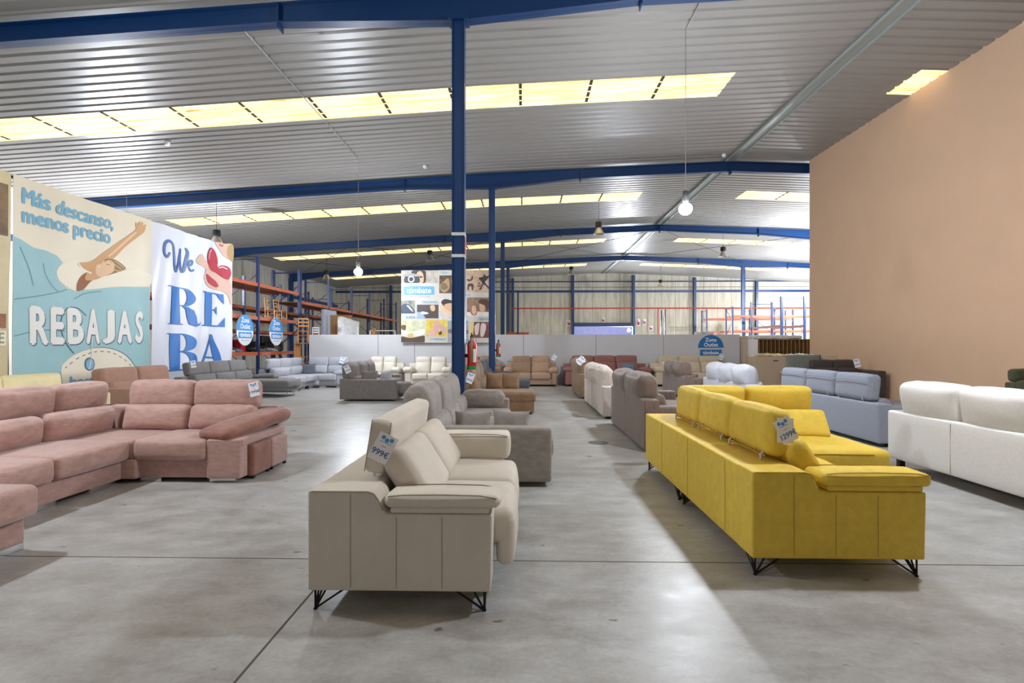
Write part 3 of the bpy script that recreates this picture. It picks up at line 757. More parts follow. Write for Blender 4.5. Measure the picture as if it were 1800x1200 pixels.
# tan brown chaise sofa behind the column
side_sofa('tan_chaise_sofa', 'tan brown velvet chaise sofa just beyond the nearest blue column', -1.28, 10.35, 3.0, 1.0, M_TAN, n=3, head='pillow', head_top=1.0, back_h=.62, chaise=.5, chaise_end=-1, arms=(0, 1), arm_h=.60, base_z=.04, arm_w=.25)
cushion('throw_cushion', 'tan square cushion leaning on the tan chaise, closer to the column', (-.63, 11.2, .62), Euler((R(72), 0, R(4))), .40, .40, .15, M_TAN, seed=3)
cushion('throw_cushion', 'tan square cushion leaning on the tan chaise, nearer the aisle', (-.28, 11.2, .62), Euler((R(72), 0, R(-6))), .42, .40, .15, M_TAN, seed=4)
side_sofa('slate_sofa', 'dark slate chaise sofa half hidden behind the tan chaise sofa', -1.35, 14.0, 2.3, .95, M_SLATE, n=2, head='soft', head_top=.98, back_h=.66, chaise=.55, chaise_end=-1, arms=(0, 1))
# left block
side_sofa('stone_chaise_sofa', 'stone grey chaise sofa with its plain side panel turned to the viewer', -4.62, 12.75, 2.5, 1.0, M_STONE, n=3, head='pillow', head_top=.95, back_h=.56, chaise=.42, chaise_end=-1, chaise_wall=True, arm_h=.54, arm_w=.18, base_z=.04, legs='slim', leg_m=M_CHROME)
MB().rbox(-3.22, -3.0, 12.98, 13.6, .16, .44, .05, (.01, .01, .01)).build('pull_out_seat', M_STONE, bpy.data.objects['stone_chaise_sofa'], world=True)
cushion('throw_cushion', 'dark grey cushion lying on the stone grey chaise sofa', (-4.0, 13.2, .60), Euler((R(70), 0, R(8))), .42, .30, .13, M_STONE, seed=5)
cushion('throw_cushion', 'paler grey cushion beside the dark one on the stone grey sofa', (-3.6, 13.35, .60), Euler((R(64), R(-6), R(-14))), .36, .30, .13, M_SILVER, seed=6)
wall_sofa('ivory_leather_sofa', 'ivory leather two-seat sofa against the partition, partly behind the stone grey sofa', -5.66, -4.22, 18.2, .95, M_IVORY, n=2, head='soft', head_top=1.0, back_h=.78, arm_style='roll', arm_h=.62, arm_w=.26)
wall_sofa('ivory_leather_sofa', 'ivory leather two-seat sofa against the partition, directly beside the nearest blue column', -4.05, -2.46, 18.2, .95, M_IVORY, n=2, head='soft', head_top=1.0, back_h=.78, arm_style='roll', arm_h=.62, arm_w=.26, base_z=.1, legs='slim', leg_m=M_CHROME)
wall_sofa('mushroom_sofa', 'mushroom brown two-seat sofa between the two blue columns, against the partition', -2.36, -.82, 18.7, .86, M_MUSH, n=2, head='soft', head_top=1.02, back_h=.78, arm_style='roll', arm_h=.6, arm_w=.22)
wall_sofa('mushroom_sofa', 'mushroom brown two-seat sofa standing free against the partition past the blue columns', -.63, 1.16, 18.4, .95, M_MUSH, n=2, head='soft', head_top=1.02, back_h=.78, arm_style='roll', arm_h=.6, arm_w=.22)
wall_sofa('mauve_sofa', 'mauve three-seat sofa with a blue cushion, against the partition', 1.44, 4.35, 18.5, .98, M_MAUVE, n=3, head='raised', head_top=1.04, back_h=.76, arm_style='pad', arm_h=.62, arm_w=.3, head_lean=2)
cushion('throw_cushion', 'dusty blue cushion on the mauve sofa', (3.6, 17.62, .60), Euler((R(68), 0, R(-10))), .46, .36, .14, M_BLUEC, seed=7)
wall_sofa('ecru_sofa', 'cream three-seat sofa under the round outlet sign on the partition', 4.5, 7.3, 18.55, .98, M_ECRU, n=3, head='raised', head_top=1.03, back_h=.78, arm_style='roll', arm_h=.62, arm_w=.32, head_lean=2)
cushion('throw_cushion', 'white cushion on the cream sofa behind the dusty blue one', (5.03, 17.85, .66), Euler((R(74), 0, R(4))), .42, .38, .14, M_WPIL, seed=8)
cushion('throw_cushion', 'dusty blue cushion on the cream sofa', (5.15, 17.68, .62), Euler((R(68), R(8), R(-6))), .36, .34, .13, M_BLUEC, seed=9)
side_sofa('ash_chaise_sofa', 'ash grey tufted chaise sofa with raised headrests, under the we rebajas banner', -8.15, 11.75, 3.05, 1.0, M_ASH, n=3, head='raised', head_top=.99, back_h=.66, chaise=.75, chaise_end=1, tuft=True, arm_style='pad', arm_h=.56, arm_w=.24, base_z=.15, legs='slim', leg_m=M_CHROME, head_lean=10)
side_sofa('dusty_rose_sofa', 'dusty rose sofa behind the pink corner sofa, under the rebajas banner', -8.3, 9.5, 2.1, 1.0, M_DUST, n=2, head='soft', head_top=.95, back_h=.64, hs=.1)
side_sofa('pale_yellow_sofa', 'pale yellow leather sofa behind the pink corner sofa', -8.25, 6.6, 2.25, 1.0, M_CREAM, n=2, head='soft', head_top=.92, back_h=.66, hs=.1)
wall_sofa('dark_brown_sofa', 'dark brown two-seat sofa pushed up to the peach wall', 7.75, 9.42, 14.55, 1.05, M_DARK, n=2, head='raised', head_top=1.0, back_h=.74, arm_h=.74, arm_w=.22, head_lean=4)
wall_sofa('olive_sofa', 'dark olive sofa at the peach wall behind the white sofa', 7.9, 9.5, 8.6, .95, M_OLIVE, n=2, head='raised', head_top=1.02, back_h=.80, arms=(0, 0), head_lean=2)

# --- corner sofas (pink in front, silver grey at the back)
def corner_sofa(name, label, cx, cy, rw, lw, m, pad_m, chaise=False, arm_poufs=False, heads_l=4, legs_m=M_CHROME, base_z=.045):
    e = root(name, label, 'sofa', (cx, cy, 0))
    def B(nm, *a, mm=None, **k): return MB().rbox(*a, **k).build(nm, mm or m, e)
    D = 1.02
    B('base', .06, rw - .01, .04, D - .02, base_z, .245, r=.02)
    B('base', -D, -.05, -lw, .1, base_z, .245, r=.02)
    B('corner_base', -.98, .10, -.04, .98, base_z, .245, r=.02)
    B('back', -1.10, rw + .30, D - .12, D + .06, base_z, .68, r=.03)
    B('back', -1.10, -.92, -lw - (.9 if chaise else 0), D + .04, base_z, .68, r=.03)
    # seats
    B('seat', .05, rw - .006, -.03, .68, .235, .445, r=.05, puff=(.004, .014, .02), seg=9, wob=.006)
    B('corner_seat', -.80, .06, -.02, .75, .23, .44, r=.04, puff=(0, 0, .01), seg=8, wob=.004)
    ns = max(1, round(lw / .8))
    for i in range(ns):
        a = -lw + lw * i / ns; b = -lw + lw * (i + 1) / ns
        B('seat', -.74, .03, a + .006, b - .006, .235, .445, r=.05, puff=(.014, .004, .02), seg=9, wob=.006)
    # right wing back
    x0, x1 = -.56, rw + .16
    for i in range(2):
        a = x0 + (x1 - x0) * i / 2; b = x0 + (x1 - x0) * (i + 1) / 2
        B('back_cushion', a + .004, b - .004, .58, .76, .42, .72, r=.07, puff=(0, .045, .005), seg=9, wob=.01, rot=rotX(-12))
        B('headrest', a - .004, b - .008, .70, .86, .675, .99, r=.06, puff=(.006, .03, .015), seg=9, wob=.009, rot=rotX(-6))
    # left wing back
    yb = .72; ya = -lw - (.3 if chaise else 0)
    for i in range(heads_l):
        a = ya + (yb - ya) * i / heads_l; b = ya + (yb - ya) * (i + 1) / heads_l
        B('headrest', -.94, -.78, a + .004, b - .004, .675, .985, r=.06, puff=(.03, .006, .015), seg=9, wob=.009, rot=rotY(6))
    nb = max(2, heads_l - 1)
    for i in range(nb):
        a = ya + (yb - .1 - ya) * i / nb; b = ya + (yb - .1 - ya) * (i + 1) / nb
        B('back_cushion', -.80, -.62, a + .004, b - .004, .42, .72, r=.07, puff=(.045, 0, .005), seg=9, wob=.01, rot=rotY(12))
    # right arm
    if arm_poufs:
        B('arm', rw - .004, rw + .344, .0, .16, base_z, .444, r=.02)
        B('arm', rw, rw + .36, .02, .96, .365, .45, r=.025)
        B('arm', rw, rw + .10, .1, .96, base_z, .40, r=.02)
    else:
        B('arm', rw, rw + .26, .02, .96, base_z, .45, r=.03)
    q = Matrix.Rotation(R(-14), 3, 'Z') @ Matrix.Rotation(R(7), 3, 'X')
    B('arm_pad', rw - .02, rw + .36, -.0, .98, .47, .60, r=.06, puff=(.01, .01, .03), seg=9, wob=.014, rot=q, mm=pad_m)
    if chaise:
        B('chaise_seat', -.78, .70, -lw - .88, -lw - .01, .235, .455, r=.055, puff=(.014, .0, .015), seg=9, wob=.006)
        B('chaise_base', -1.0, .60, -lw - .86, -lw - .02, base_z, .25, r=.03)
        for y in (-lw - .75, -lw - .15): MB().box(.5, .592, y - .12, y + .12, 0, base_z + .01).build('foot', legs_m, e, bevel=.004)
    for (xa, xb) in ((.08, .30), (rw + .0, rw + .27)): MB().box(xa, xb, .05, .12, 0, base_z + .01).build('foot', legs_m, e, bevel=.004)
    for t in (.08, lw * .45, lw * .75): MB().box(-.14, -.06, -t - .32, -t, 0, base_z + .01).build('foot', legs_m, e, bevel=.004)
    for (x, y) in ((-1.0, .9), (rw + .1, .9), (-1.0, -lw + .1)): MB().box(x - .03, x + .03, y - .03, y + .03, 0, base_z + .01).build('foot', M_PLAST, e)
    return e
PCX, PCY = -4.02, 5.13
corner_sofa('pink_corner_sofa', 'large pink velvet corner sofa with chaise and rust arm cushion', PCX, PCY, .80, 1.66, M_PINK, M_PINKD, chaise=True, arm_poufs=True)
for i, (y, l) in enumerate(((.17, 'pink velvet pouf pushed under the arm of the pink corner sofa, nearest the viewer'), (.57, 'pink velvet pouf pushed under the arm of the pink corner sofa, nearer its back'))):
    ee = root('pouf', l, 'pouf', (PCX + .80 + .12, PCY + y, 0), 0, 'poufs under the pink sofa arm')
    MB().rbox(0, .28, .0, .375, .03, .355, .025, (.004, .004, .004), 6).build('body', M_PINKD if i == 0 else M_PINK, ee)  # near pouf's brown velvet holds the shade under the arm in its colour
    for (x, yy_) in ((.03, .03), (.25, .03), (.03, .34), (.25, .34)): MB().box(x - .015, x + .015, yy_ - .015, yy_ + .015, 0, .04).build('foot', M_PLAST, ee)
corner_sofa('silver_corner_sofa', 'silver grey corner sofa in the corner of rack and partition', -6.85, 16.78, .66, 1.6, M_SILVER, M_SILVER, heads_l=3, base_z=.1)
cushion('throw_cushion', 'charcoal patterned cushion in the corner of the silver grey sofa', (-7.25, 17.15, .60), Euler((R(66), 0, R(20))), .44, .40, .14, M_SLATE, seed=11)
price_card((PCX + .94, PCY + .66, .90), Euler((R(84), R(-14), R(0))), '1999€', 'white price card on the headrest end of the pink corner sofa', 1.15)
# price cards further off
price_card((-4.47, 12.9, .80), Euler((R(86), R(-25), 0)), '799€', 'white price card on the back pillow of the stone grey chaise sofa', 1.5)
price_card((-6.2, 17.4, .9), Euler((R(86), R(20), 0)), '1499€', 'white price card on the last headrest of the silver grey sofa', 1.6)
price_card((-7.78, 11.9, .96), Euler((R(86), R(-8), R(60))), '1199€', 'white price card on the first headrest of the ash grey sofa', 1.2)
price_card((1.52, 13.58, 1.0), Euler((R(84), R(40), 0)), '899€', 'white price cards on the brown sofa at the end of the middle row', 1.6, second=True)
price_card((1.08, 17.96, .98), Euler((R(84), R(30), 0)), '549€', 'white price card on the free mushroom brown sofa by the partition', 1.4)
price_card((7.0, 18.3, 1.0), Euler((R(84), R(20), 0)), '849€', 'white price card on the end headrest of the cream sofa', 1.5)
price_card((9.02, 14.05, .92), Euler((R(84), R(-12), 0)), '699€', 'white price card on the dark brown sofa by the peach wall', 1.6)
price_card((-1.08, 10.335, .74), Euler((R(84), R(20), 0)), '999€', 'white price card on the tan brown chaise sofa beside the column', 1.5)

# ------------------------------------------------------------------ banners
def smooth_closed(pts, k=5):
    n = len(pts); out = []
    for i in range(n):
        p0, p1, p2, p3 = (Vector(pts[(i + d) % n]) for d in (-1, 0, 1, 2))
        for t in range(k):
            t /= k
            out.append(.5 * ((2 * p1) + (p2 - p0) * t + (2 * p0 - 5 * p1 + 4 * p2 - p3) * t * t + (3 * p1 - p0 - 3 * p2 + p3) * t ** 3))
    return [tuple(p) for p in out]
def smooth_open(pts, k=6):
    pts = [pts[0]] + list(pts) + [pts[-1]]; out = []
    for i in range(1, len(pts) - 2):
        p0, p1, p2, p3 = (Vector(pts[i + d]) for d in (-1, 0, 1, 2))
        for t in range(k):
            t /= k
            out.append(tuple(.5 * ((2 * p1) + (p2 - p0) * t + (2 * p0 - 5 * p1 + 4 * p2 - p3) * t * t + (3 * p1 - p0 - 3 * p2 + p3) * t ** 3)))
    out.append(tuple(pts[-2])); return out
def ribbon(pts, wd):
    vs = []; fs = []; m = len(pts)
    for i, p in enumerate(pts):
        a = Vector(pts[max(i - 1, 0)]); b = Vector(pts[min(i + 1, m - 1)]); t = (b - a).normalized()
        ww = wd(i / (m - 1)) if callable(wd) else wd
        nrm = Vector((-t.y, t.x)) * ww / 2; p = Vector(p)
        vs += [(p.x + nrm.x, p.y + nrm.y, 0), (p.x - nrm.x, p.y - nrm.y, 0)]
    for i in range(m - 1): fs.append((2 * i, 2 * i + 1, 2 * i + 3, 2 * i + 2))
    return vs, fs
class Banner:
    def __init__(s, name, label, loc, T, wave, cat='banner', group=None):
        s.e = root(name, label, cat, loc, 0, group); s.e.rotation_euler = T.to_euler(); s.wave = wave
    def put(s, name, m, vs, fs, lift, cut=.12):
        bm = bmesh.new(); zl = bm.verts.layers.float.new('zl'); bv = [bm.verts.new((v[0], v[1], 0)) for v in vs]
        for b_, v in zip(bv, vs): b_[zl] = v[2] if len(v) > 2 else 0
        for f in fs:
            try: bm.faces.new([bv[i] for i in f])
            except ValueError: pass
        bmesh.ops.triangulate(bm, faces=bm.faces)
        for it in range(6):
            es = [q for q in bm.edges if q.calc_length() > cut]
            if not es: break
            bmesh.ops.subdivide_edges(bm, edges=es, cuts=1); bmesh.ops.triangulate(bm, faces=bm.faces)
        for v in bm.verts: v.co.z = s.wave(v.co.x, v.co.y) + lift + v[zl]
        bmesh.ops.recalc_face_normals(bm, faces=bm.faces)
        if sum(f.normal.z for f in bm.faces) < 0: bmesh.ops.reverse_faces(bm, faces=bm.faces)
        me = bpy.data.meshes.new(name); bm.to_mesh(me); bm.free(); me.materials.append(m)
        me.polygons.foreach_set('use_smooth', [True] * len(me.polygons))
        return ao(bpy.data.objects.new(name, me), s.e)
    def poly(s, name, m, pts, lift, smooth=True):
        if smooth: pts = smooth_closed(pts)
        return s.put(name, m, [(p[0], p[1], 0) for p in pts], [tuple(range(len(pts)))], lift)
    def rect(s, name, m, x0, x1, y0, y1, lift): return s.poly(name, m, [(x0, y0), (x1, y0), (x1, y1), (x0, y1)], lift, False)
    def line(s, name, m, pts, wd, lift, smooth=True):
        if smooth: pts = smooth_open(pts)
        vs, fs = ribbon(pts, wd); return s.put(name, m, vs, fs, lift)
    def text(s, name, m, txt, size, x, y, lift, **k):
        vs, fs = text_mesh(txt, size, **k); return s.put(name, m, [(v[0] + x, v[1] + y, 0) for v in vs], fs, lift)
    def cloth(s, m, x0, x1, y0, y1, nx=60, ny=40, th=.004):
        vs = []; fs = []
        for sd in (0, -th):
            for i in range(nx + 1):
                for j in range(ny + 1):
                    x = x0 + (x1 - x0) * i / nx; y = y0 + (y1 - y0) * j / ny; vs.append((x, y, s.wave(x, y) + sd))
        M = (nx + 1) * (ny + 1)
        for i in range(nx):
            for j in range(ny):
                a = i * (ny + 1) + j
                fs.append((a, a + ny + 1, a + ny + 2, a + 1)); fs.append((M + a, M + a + 1, M + a + ny + 2, M + a + ny + 1))
        return MB().add(vs, fs).build('cloth', m, s.e, angle=80)
XBAN = -9.0
cosP, sinP = math.cos(PSI), math.sin(PSI)
def on_side(px, py, x=XBAN):
    """where the sight line of a photo point meets the plane of the side banners -> (Y, Z)"""
    a = (px - 900) / 900; b = -(py - 607) / 900
    dx = cosP * a - sinP; dy = sinP * a + cosP; t = x / dx
    return dy * t, CAM_H + b * t
def Z(y0, z0, s, ox, oy):
    def f(zx, zy):
        y, z = on_side(ox + zx / s, oy + zy / s); return (y - y0, z - z0)
    return f
C_SKIN = mat('print_skin', (206, 160, 116), .7); C_SKIN2 = mat('print_skin_brown', (150, 96, 62), .7); C_HAIR = mat('print_hair', (150, 116, 74), .7)
C_AQUA = mat('print_aqua', (150, 190, 196), .6, 0, .07, 1.2); C_CREAMB = mat('banner_cream_vinyl', (222, 212, 188), .5, 0, .04, 1)
C_AQUAD = mat('print_aqua_fold', (104, 150, 156), .6); C_SHEET = mat('print_sheet', (232, 224, 204), .6); C_DKLINE = mat('print_dark_outline', (72, 100, 122), .6)
C_TXT = mat('print_text_blue', (112, 168, 194), .6); C_LET = mat('print_letter_white', (228, 226, 220), .6); C_THREAD = mat('print_thread', (222, 226, 228), .6)
C_HOLE = mat('print_hole_blue', (130, 178, 204), .6)
C_WHITEB = mat('banner_white_vinyl', (218, 222, 234), .38, 0, .02, 1); C_BLUE = mat('print_royal_blue', (52, 116, 192), .5); C_BLUE2 = mat('print_script_blue', (72, 110, 176), .5)
C_HEART = mat('print_heart_red', (178, 50, 66), .5); C_PINKS = mat('print_pale_skin', (212, 176, 160), .5); C_LIPS = mat('print_lips', (170, 90, 90), .5); C_BLOND = mat('print_blond_hair', (176, 146, 98), .5)
def wave_a(x, y):
    return .020 * math.sin(1.6 * x + .5 * y) + .012 * math.sin(5.5 * x - 1.2 * y + .6) + .010 * noise.noise(Vector((x * 2.2, y * 1.3, 1)))
def wave_b(x, y):
    return .030 * math.sin(4.2 * (x - .18 * (y - 2)) + .4) * (.6 + .4 * math.sin(.8 * y)) + .016 * math.sin(10.5 * (x - .22 * y)) + .008 * noise.noise(Vector((x * 3, y, 4)))
zb0, zt = .45, 4.42
# rebajas banner
Yl = on_side(21, 312)[0]; Yr = on_side(264, 383)[0]; Yr2 = on_side(407, 431)[0]
B1 = Banner('rebajas_banner', 'cream and aqua sale banner with a lying figure and the word rebajas', (XBAN, Yl, zb0), FACE_PX, wave_a, group='sale banners on the rack side')
W1 = Yr - Yl; H1 = zt - zb0
B1.cloth(C_CREAMB, 0, W1, 0, H1)
f = Z(Yl, zb0, 820 / 280, 0, 290)
def P(l): return [f(*q) for q in l]
def clampx(l, lo, hi): return [(min(max(x, lo), hi), y) for x, y in l]
bl = P([(66, 365), (110, 385), (170, 425), (230, 440), (285, 465), (318, 500), (280, 540), (300, 600), (345, 635), (395, 648), (440, 640), (520, 632), (640, 626), (770, 628), (770, 1050), (420, 1180), (66, 1100)])
bl = [(max(0.0, min(W1, x)), y) for x, y in bl]; bl[-3] = (W1, .0); bl[-2] = (W1 * .5, 0.0); bl[-1] = (0, 0)
B1.poly('printed_blanket', C_AQUA, bl, .004, False)
for l in ([(70, 690), (180, 675), (290, 655), (345, 640)], [(215, 505), (225, 560), (260, 620), (300, 655)], [(380, 690), (440, 660), (520, 650)], [(100, 420), (140, 520), (165, 620)], [(70, 880), (200, 850), (330, 855)]):
    B1.line('printed_fold', C_AQUAD, P(l), .022, .007)
B1.poly('printed_sheet', C_SHEET, P([(300, 520), (400, 495), (470, 545), (400, 600), (395, 645), (350, 630), (290, 580)]), .007)
B1.poly('printed_pillow', C_SHEET, P([(470, 600), (640, 545), (766, 560), (766, 618), (600, 626), (440, 640)]), .006)
B1.poly('printed_arm', C_SKIN, P([(400, 505), (470, 495), (540, 445), (600, 405), (660, 365), (695, 335), (705, 308), (722, 305), (742, 318), (735, 345), (705, 372), (650, 420), (600, 470), (540, 510), (490, 545), (440, 540)]), .008)
B1.poly('printed_arm', C_SKIN2, P([(395, 645), (405, 590), (440, 555), (490, 545), (500, 565), (460, 605), (430, 640)]), .009)
C_FACE = mat('print_face', (226, 188, 152), .7); C_HAIRL = mat('print_hair_light', (206, 180, 132), .7); C_TOP = mat('print_white_top', (236, 230, 216), .7)
B1.poly('printed_neck', C_SKIN, P([(455, 545), (500, 540), (520, 575), (480, 590), (440, 590)]), .0095)
B1.poly('printed_hair', C_HAIR, P([(540, 486), (580, 484), (615, 497), (650, 530), (628, 545), (575, 562), (545, 568), (560, 530)]), .010)
B1.poly('printed_face', C_FACE, P([(492, 516), (505, 510), (522, 505), (527, 488), (537, 500), (552, 490), (575, 492), (590, 510), (588, 545), (560, 564), (525, 574), (500, 568), (490, 545)]), .012)
for l in ([(592, 492), (620, 512), (640, 532)], [(588, 510), (612, 525), (628, 540)], [(585, 535), (600, 542), (618, 545)]): B1.line('printed_hair_strand', C_HAIRL, P(l), .025, .0135)
B1.line('printed_smile', C_LET, P([(500, 528), (506, 520), (516, 517)]), .024, .0145)
B1.line('printed_eye', C_SKIN2, P([(546, 508), (556, 513), (566, 511)]), .012, .0145)
B1.line('printed_eye', C_SKIN2, P([(566, 497), (573, 500), (580, 499)]), .010, .0145)
B1.line('printed_strap', C_TOP, P([(402, 500), (430, 535), (470, 558)]), .03, .0105)
for l in ([(706, 322), (700, 308), (703, 298)], [(714, 318), (714, 300), (718, 292)], [(722, 318), (726, 304), (731, 296)], [(730, 324), (738, 314), (745, 308)], [(712, 345), (728, 342), (738, 338)]):
    B1.line('printed_finger', C_SKIN, P(l), .045, .0085)
B1.line('printed_arm_light', C_FACE, P([(560, 470), (610, 430), (660, 385), (700, 345)]), .05, .0092)
c_ = f(340, 215)
# slogan, letter by letter positions follow the banner plane
xa, ya = f(345, 225); xb2, yb2 = f(340, 305)
tA = f(108, 170)[0]; tB = f(585, 300)[0]; zA = (f(108, 170)[1] + f(585, 300)[1]) / 2
zB = (f(108, 270)[1] + f(572, 365)[1]) / 2
def heavy(vs, fs, d):
    if not d: return vs, fs
    n = len(vs); V = []; F = []
    for k, (dx, dy) in enumerate(((0, 0), (d, 0), (-d, 0), (0, d * .6), (0, -d * .6))):
        V += [(v[0] + dx, v[1] + dy, k * .0006) for v in vs]; F += [tuple(i + k * n for i in f_) for f_ in fs]
    return V, F
def fit_text(B, name, m, txt, x0, x1, y, size, lift, bold=0, **k):
    vs, fs = text_mesh(txt, size, align='LEFT', **k)
    vs, fs = heavy(vs, fs, bold)
    a = min(v[0] for v in vs); b = max(v[0] for v in vs); sc = (x1 - x0) / (b - a)
    return B.put(name, m, [(x0 + (v[0] - a) * sc, v[1] + y, v[2]) for v in vs], fs, lift)
fit_text(B1, 'printed_slogan', C_TXT, 'Más ', tA, f(258, 200)[0], zA + .02, .40, .008, bold=.018)
fit_text(B1, 'printed_slogan', C_TXT, 'descanso,', f(282, 200)[0], tB, zA, .40, .008, bold=.018, shear=.2)
fit_text(B1, 'printed_slogan', C_TXT, 'menos precio', tA, f(572, 365)[0], zB, .40, .008, bold=.018)
xs_ = [(142, 240), (250, 328), (342, 425), (434, 515), (528, 595), (606, 680), (694, 738)]
for (a, b), ch in zip(xs_, 'REBAJAS'):
    x0, y0 = f(a, 925); x1, _ = f(b, 920); yt = f(a, 722 + (a - 142) * .05)[1]
    yb_ = f(a, 925 - (a - 142) * .015)[1]
    vs, fs = heavy(*text_mesh(ch, 1), .05); ax = [v[0] for v in vs]; ay = [v[1] for v in vs]
    g = lambda v, d: (x0 + (v[0] - min(ax)) / (max(ax) - min(ax)) * (x1 - x0) + d, yb_ + (v[1] - min(ay)) / (max(ay) - min(ay)) * (yt - yb_) - d, v[2])
    B1.put('printed_letter_outline', C_DKLINE, [g(v, .022) for v in vs], fs, .008)
    B1.put('printed_letter', C_LET, [g(v, 0) for v in vs], fs, .012)
B1.line('printed_thread', C_DKLINE, P([(375, 970), (330, 905), (308, 830), (320, 770), (350, 735), (400, 738), (440, 775)]), .022, .010)
patch = P([(310, 1060), (335, 1010), (400, 965), (480, 942), (570, 945), (640, 975), (690, 1030), (706, 1070), (640, 1130), (560, 1190), (450, 1215), (340, 1180)])
patch = [(x, max(.02, y)) for x, y in patch]
B1.poly('printed_patch_edge', C_DKLINE, [(x + .025, y + .012) for x, y in patch], .006)
B1.poly('printed_patch', C_SHEET, patch, .009)
st = smooth_open(P([(330, 1045), (400, 990), (480, 962), (570, 963), (640, 1000), (690, 1050)]), 5)
for i in range(0, len(st) - 2, 2): B1.line('printed_stitch', C_DKLINE, [st[i], st[i + 1]], .016, .012, False)
B1.poly('printed_buttonhole', C_DKLINE, P([(425, 1025), (432, 1000), (452, 990), (475, 1000), (483, 1025), (475, 1050), (452, 1058), (432, 1048)]), .012)
B1.poly('printed_buttonhole', C_HOLE, P([(433, 1025), (438, 1006), (454, 998), (472, 1006), (478, 1025), (470, 1046), (452, 1052), (438, 1044)]), .015)
B1.line('printed_thread', C_THREAD, P([(468, 880), (465, 940), (462, 1000), (450, 1050)]), .020, .017)
xq, yq = f(350, 1135)
fit_text(B1, 'printed_slogan', C_TXT, 'hasta un', xq, f(600, 1090)[0], yq + .06, .30, .013, bold=.012)
# WE REBA banner
B2 = Banner('we_rebajas_banner', 'white sale banner with blue serif letters RE BA and a red heart', (XBAN, Yr + .03, zb0 - .05), FACE_PX, wave_b, group='sale banners on the rack side')
W2 = Yr2 - Yr - .03; H2 = zt - zb0 + .05
B2.cloth(C_WHITEB, 0, W2, 0, H2, 90, 40)
f = Z(Yr + .03, zb0 - .05, 658 / 170, 250, 370)
B2.line('printed_script', C_BLUE2, P([(185, 285), (168, 312), (148, 300), (140, 260), (150, 220), (180, 206), (205, 230), (210, 300), (212, 370), (222, 408), (240, 380), (250, 320), (262, 262), (264, 330), (270, 400), (285, 410), (302, 340), (312, 285), (300, 255)]), lambda t: .05 + .05 * math.sin(t * 9) ** 2, .02)
B2.line('printed_script', C_BLUE2, P([(315, 375), (335, 365), (338, 345), (325, 342), (315, 365), (318, 395), (332, 410), (350, 402)]), .05, .02)
B2.poly('printed_shoulder', C_PINKS, P([(365, 345), (400, 295), (418, 330), (470, 400), (540, 440), (590, 470), (600, 640), (560, 560), (470, 530), (410, 470), (420, 400)]), .012)
B2.poly('printed_shoulder', C_PINKS, P([(500, 215), (560, 225), (610, 235), (608, 340), (560, 310), (525, 270)]), .012)
B2.poly('printed_hair', C_BLOND, P([(585, 240), (612, 240), (608, 345), (578, 310)]), .016)
B2.line('printed_smile', C_LIPS, P([(520, 228), (538, 240), (552, 234)]), .05, .017)
B2.poly('printed_heart', C_HEART, P([(432, 330), (440, 275), (465, 252), (495, 275), (512, 340), (512, 385), (545, 372), (582, 385), (595, 430), (575, 470), (540, 450), (500, 425), (460, 400)]), .02)
B2.poly('printed_heart', C_HEART, P([(425, 430), (470, 455), (522, 510), (490, 520), (440, 480)]), .02)
for l in ([(442, 330), (450, 285), (466, 266)], [(520, 392), (548, 384), (574, 398)]): B2.line('printed_highlight', C_WHITEB, P(l), .03, .024)
# heavy serif capitals made of straight stems and bowls in photo-measured boxes
def cap_R(x0, x1, y0, y1, B, leg=True, bowls=1):
    w_, h_ = x1 - x0, y1 - y0
    X = lambda t: x0 + t * w_
    Yv = lambda t: y0 + t * h_
    B.rect('printed_letter', C_BLUE, X(.12), X(.42), Yv(0), Yv(1), .02)
    B.rect('printed_letter', C_BLUE, X(0), X(.5), Yv(0), Yv(.025), .021); B.rect('printed_letter', C_BLUE, X(0), X(.5), Yv(.975), Yv(1), .021)
    def bowl(ya_, yb_, rx):
        mid = (ya_ + yb_) / 2; n = 14; o = []; i_ = []
        for k in range(n + 1):
            a = math.pi / 2 - math.pi * k / n
            o.append((X(.5 + (rx - .5) * math.cos(a)), Yv(mid + (yb_ - ya_) / 2 * math.sin(a)))); i_.append((X(.5 + (rx - .79) * math.cos(a)), Yv(mid + ((yb_ - ya_) / 2 - .03) * math.sin(a))))
        o = [(X(.42), Yv(yb_))] + o + [(X(.42), Yv(ya_))]; i_ = [(X(.42), Yv(yb_ - .03))] + i_ + [(X(.42), Yv(ya_ + .03))]
        vs = [(p_[0], p_[1], 0) for p_ in o] + [(p_[0], p_[1], 0) for p_ in i_]; m_ = len(o)
        B.put('printed_letter', C_BLUE, vs, [(k, k + 1, m_ + k + 1, m_ + k) for k in range(m_ - 1)], .02)
    bowl(.5, 1, .93)
    if leg:
        B.poly('printed_letter', C_BLUE, [(X(.5), Yv(.5)), (X(.66), Yv(.5)), (X(.86), Yv(.42)), (X(.92), Yv(.25)), (X(.94), Yv(.06)), (X(1.02), Yv(.05)), (X(1.08), Yv(.13)), (X(1.05), Yv(.02)), (X(.92), Yv(-.03)), (X(.72), Yv(.02)), (X(.64), Yv(.22)), (X(.6), Yv(.42))], .021, False)
    else: bowl(0, .52, 1.0)
def boxof(a, b): (x0, y1), (x1, y0) = f(*a), f(*b); return x0, x1, y0, y1
x0, _, y0, y1 = boxof((168, 508), (372, 778)); x1 = f(372, 700)[0]
y1 = f(200, 512)[1]; y0 = f(200, 772)[1]
cap_R(x0, x1, y0, y1, B2)
x0, x1 = f(165, 900)[0], f(370, 1000)[0]; y1 = f(200, 834)[1]; y0 = f(200, 1090)[1]
cap_R(x0, x1, y0, y1, B2, False)
ex0, ex1 = f(402, 660)[0], f(552, 660)[0]; ey1 = f(440, 552)[1]; ey0 = f(440, 786)[1]
w_, h_ = ex1 - ex0, ey1 - ey0
